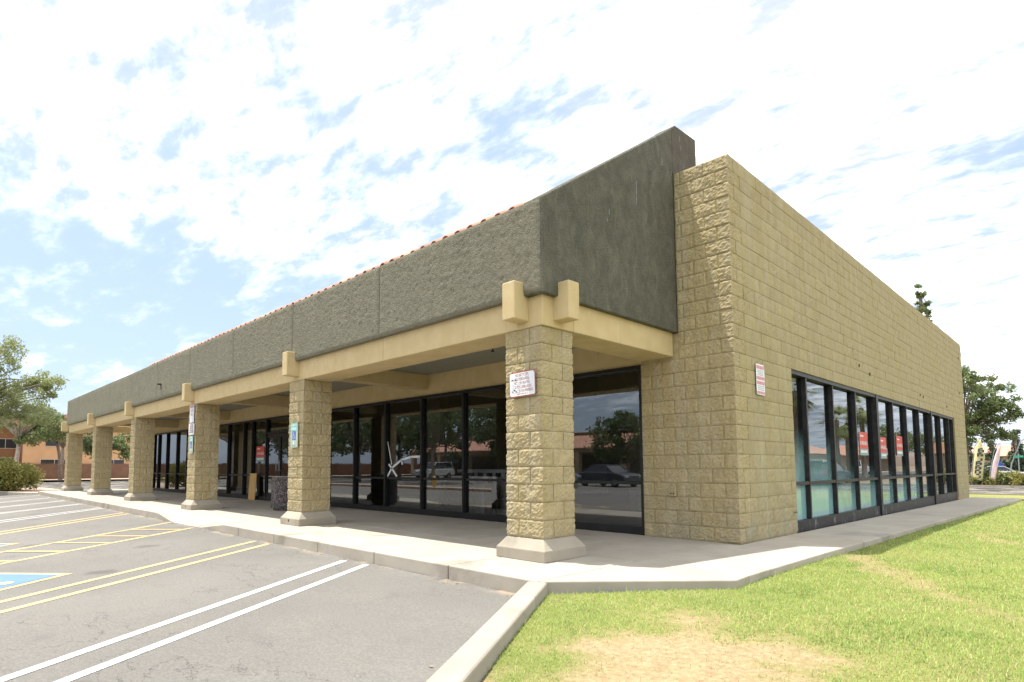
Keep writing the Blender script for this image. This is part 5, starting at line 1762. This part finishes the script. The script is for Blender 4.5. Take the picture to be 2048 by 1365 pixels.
# street and houses east of the building (mirrored in the side windows)
tag(MB().quad((14.5, -60, -0.21), (20.5, -60, -0.21), (20.5, 200, -0.158), (14.5, 200, -0.158)).build('avenue', M_ASPH), kind='structure')
tag(MB().box(10.5, 14.5, -60, 24.4, -0.5, -0.14).build('lawn', M_LAWN), kind='structure')
tag(MB().box(20.5, 24, -60, 200, -0.5, -0.07).build('avenue_walk', M_GRAVEL), kind='structure')
tag(MB().box(24, 90, -60, 200, -0.55, -0.12).build('house_lots', M_EARTH), kind='structure')
def house(label, loc, wx, wy, h_):
    t_ = thing('house', label, 'house', loc, 0, 'pink roofed houses mirrored in the side windows')
    MB().box(0, wx, 0, wy, 0, h_).build('wall', M_TAN, t_)
    e = 0.8
    b = [(-e, -e, h_-0.1), (wx+e, -e, h_-0.1), (wx+e, wy+e, h_-0.1), (-e, wy+e, h_-0.1), (wx/2, wx/2, h_+1.9), (wx/2, wy-wx/2, h_+1.9)]
    MB().add(b, [(0, 1, 4), (1, 2, 5, 4), (2, 3, 5), (3, 0, 4, 5), (3, 2, 1, 0)]).build('roof', M_TILE, t_)
    for i in range(3):
        y = wy*(0.2+0.28*i)
        f_ = MB().box(-0.06, 0.02, y-0.8, y+0.8, 0.9, 2.2).build('window', M_PALEFR, t_)
        MB().box(-0.075, -0.06, y-0.7, y+0.7, 1.0, 2.1).build('pane', M_DARKWIN, f_)
    MB().box(-0.08, 0.02, wy*0.9, wy*0.9+0.9, 0, 2.1).build('door', M_BROWNST, t_)
    return t_
house('pink tile roofed house mirrored in the first side panes', (26, 56, -0.12), 10, 20, 3.0)
house('pink tile roofed house mirrored in the middle side panes', (27, 82, -0.12), 10, 22, 3.0)
house('pink tile roofed house mirrored in the last side panes', (26, 112, -0.12), 10, 24, 3.0)
def palm(label, loc, h_, seed):
    rs = random.Random(seed)
    t_ = thing('palm_tree', label, 'palm tree', loc, rs.uniform(0, 6), 'palms mirrored in the side windows')
    MB().tube([(0, 0, -0.2), (0.05, 0, h_*0.5), (0, 0, h_)], [0.24, 0.19, 0.2], 9).build('trunk', M_BARK, t_)
    mb = MB()
    for i in range(46):
        a = rs.uniform(0, 6.283); el = rs.uniform(-1.2, 1.2); Lf = rs.uniform(1.5, 2.1)
        d = Vector((math.cos(a)*math.cos(el), math.sin(a)*math.cos(el), math.sin(el)))
        b = Vector((0, 0, h_)) + d*Lf*0.55
        side = d.cross(Vector((0, 0, 1))).normalized()
        for k in range(11):
            q = (k-5)/5*1.15
            e = (d*math.cos(q)+side*math.sin(q))*Lf*0.55 + Vector((0, 0, -0.18*abs(q)-0.1))
            w_ = side*0.06
            mb.add([b-w_, b+w_, b+e], [(0, 1, 2)])
        mb.add([Vector((0, 0, h_))-side*0.02, Vector((0, 0, h_))+side*0.02, b], [(0, 1, 2)])
    mb.build('crown', M_LEAF_L, t_)
    return t_
palm('tall fan palm mirrored at the left edge of the side glazing', (11.2, 36.4, -0.1), 6.4, 1)
palm('fan palm mirrored in the third side bay, left of a pair', (13.3, 53.0, -0.1), 5.3, 2)
palm('fan palm mirrored in the third side bay, right of a pair', (13.4, 56.5, -0.1), 5.2, 3)
palm('fan palm mirrored in the fourth side bay', (12.0, 56.0, -0.1), 6.5, 4)
for i, (x, y, h_) in enumerate(((22.0, 112, 9.5), (22.5, 126, 9.0), (22.0, 144, 9.0), (22.6, 165, 9.0))):
    tree('avenue_tree', 'bushy avenue tree mirrored in the side windows, number %s along' % ('one', 'two', 'three', 'four')[i], (x, y, -0.1), h_,
         [(0, 0, h_*0.6, 3.0, 3.6, 2.2, 26)], 0.2, M_LEAF, M_BARK, 0.26, 90+i, 90, clump=1.1, group='avenue trees mirrored in the side windows')
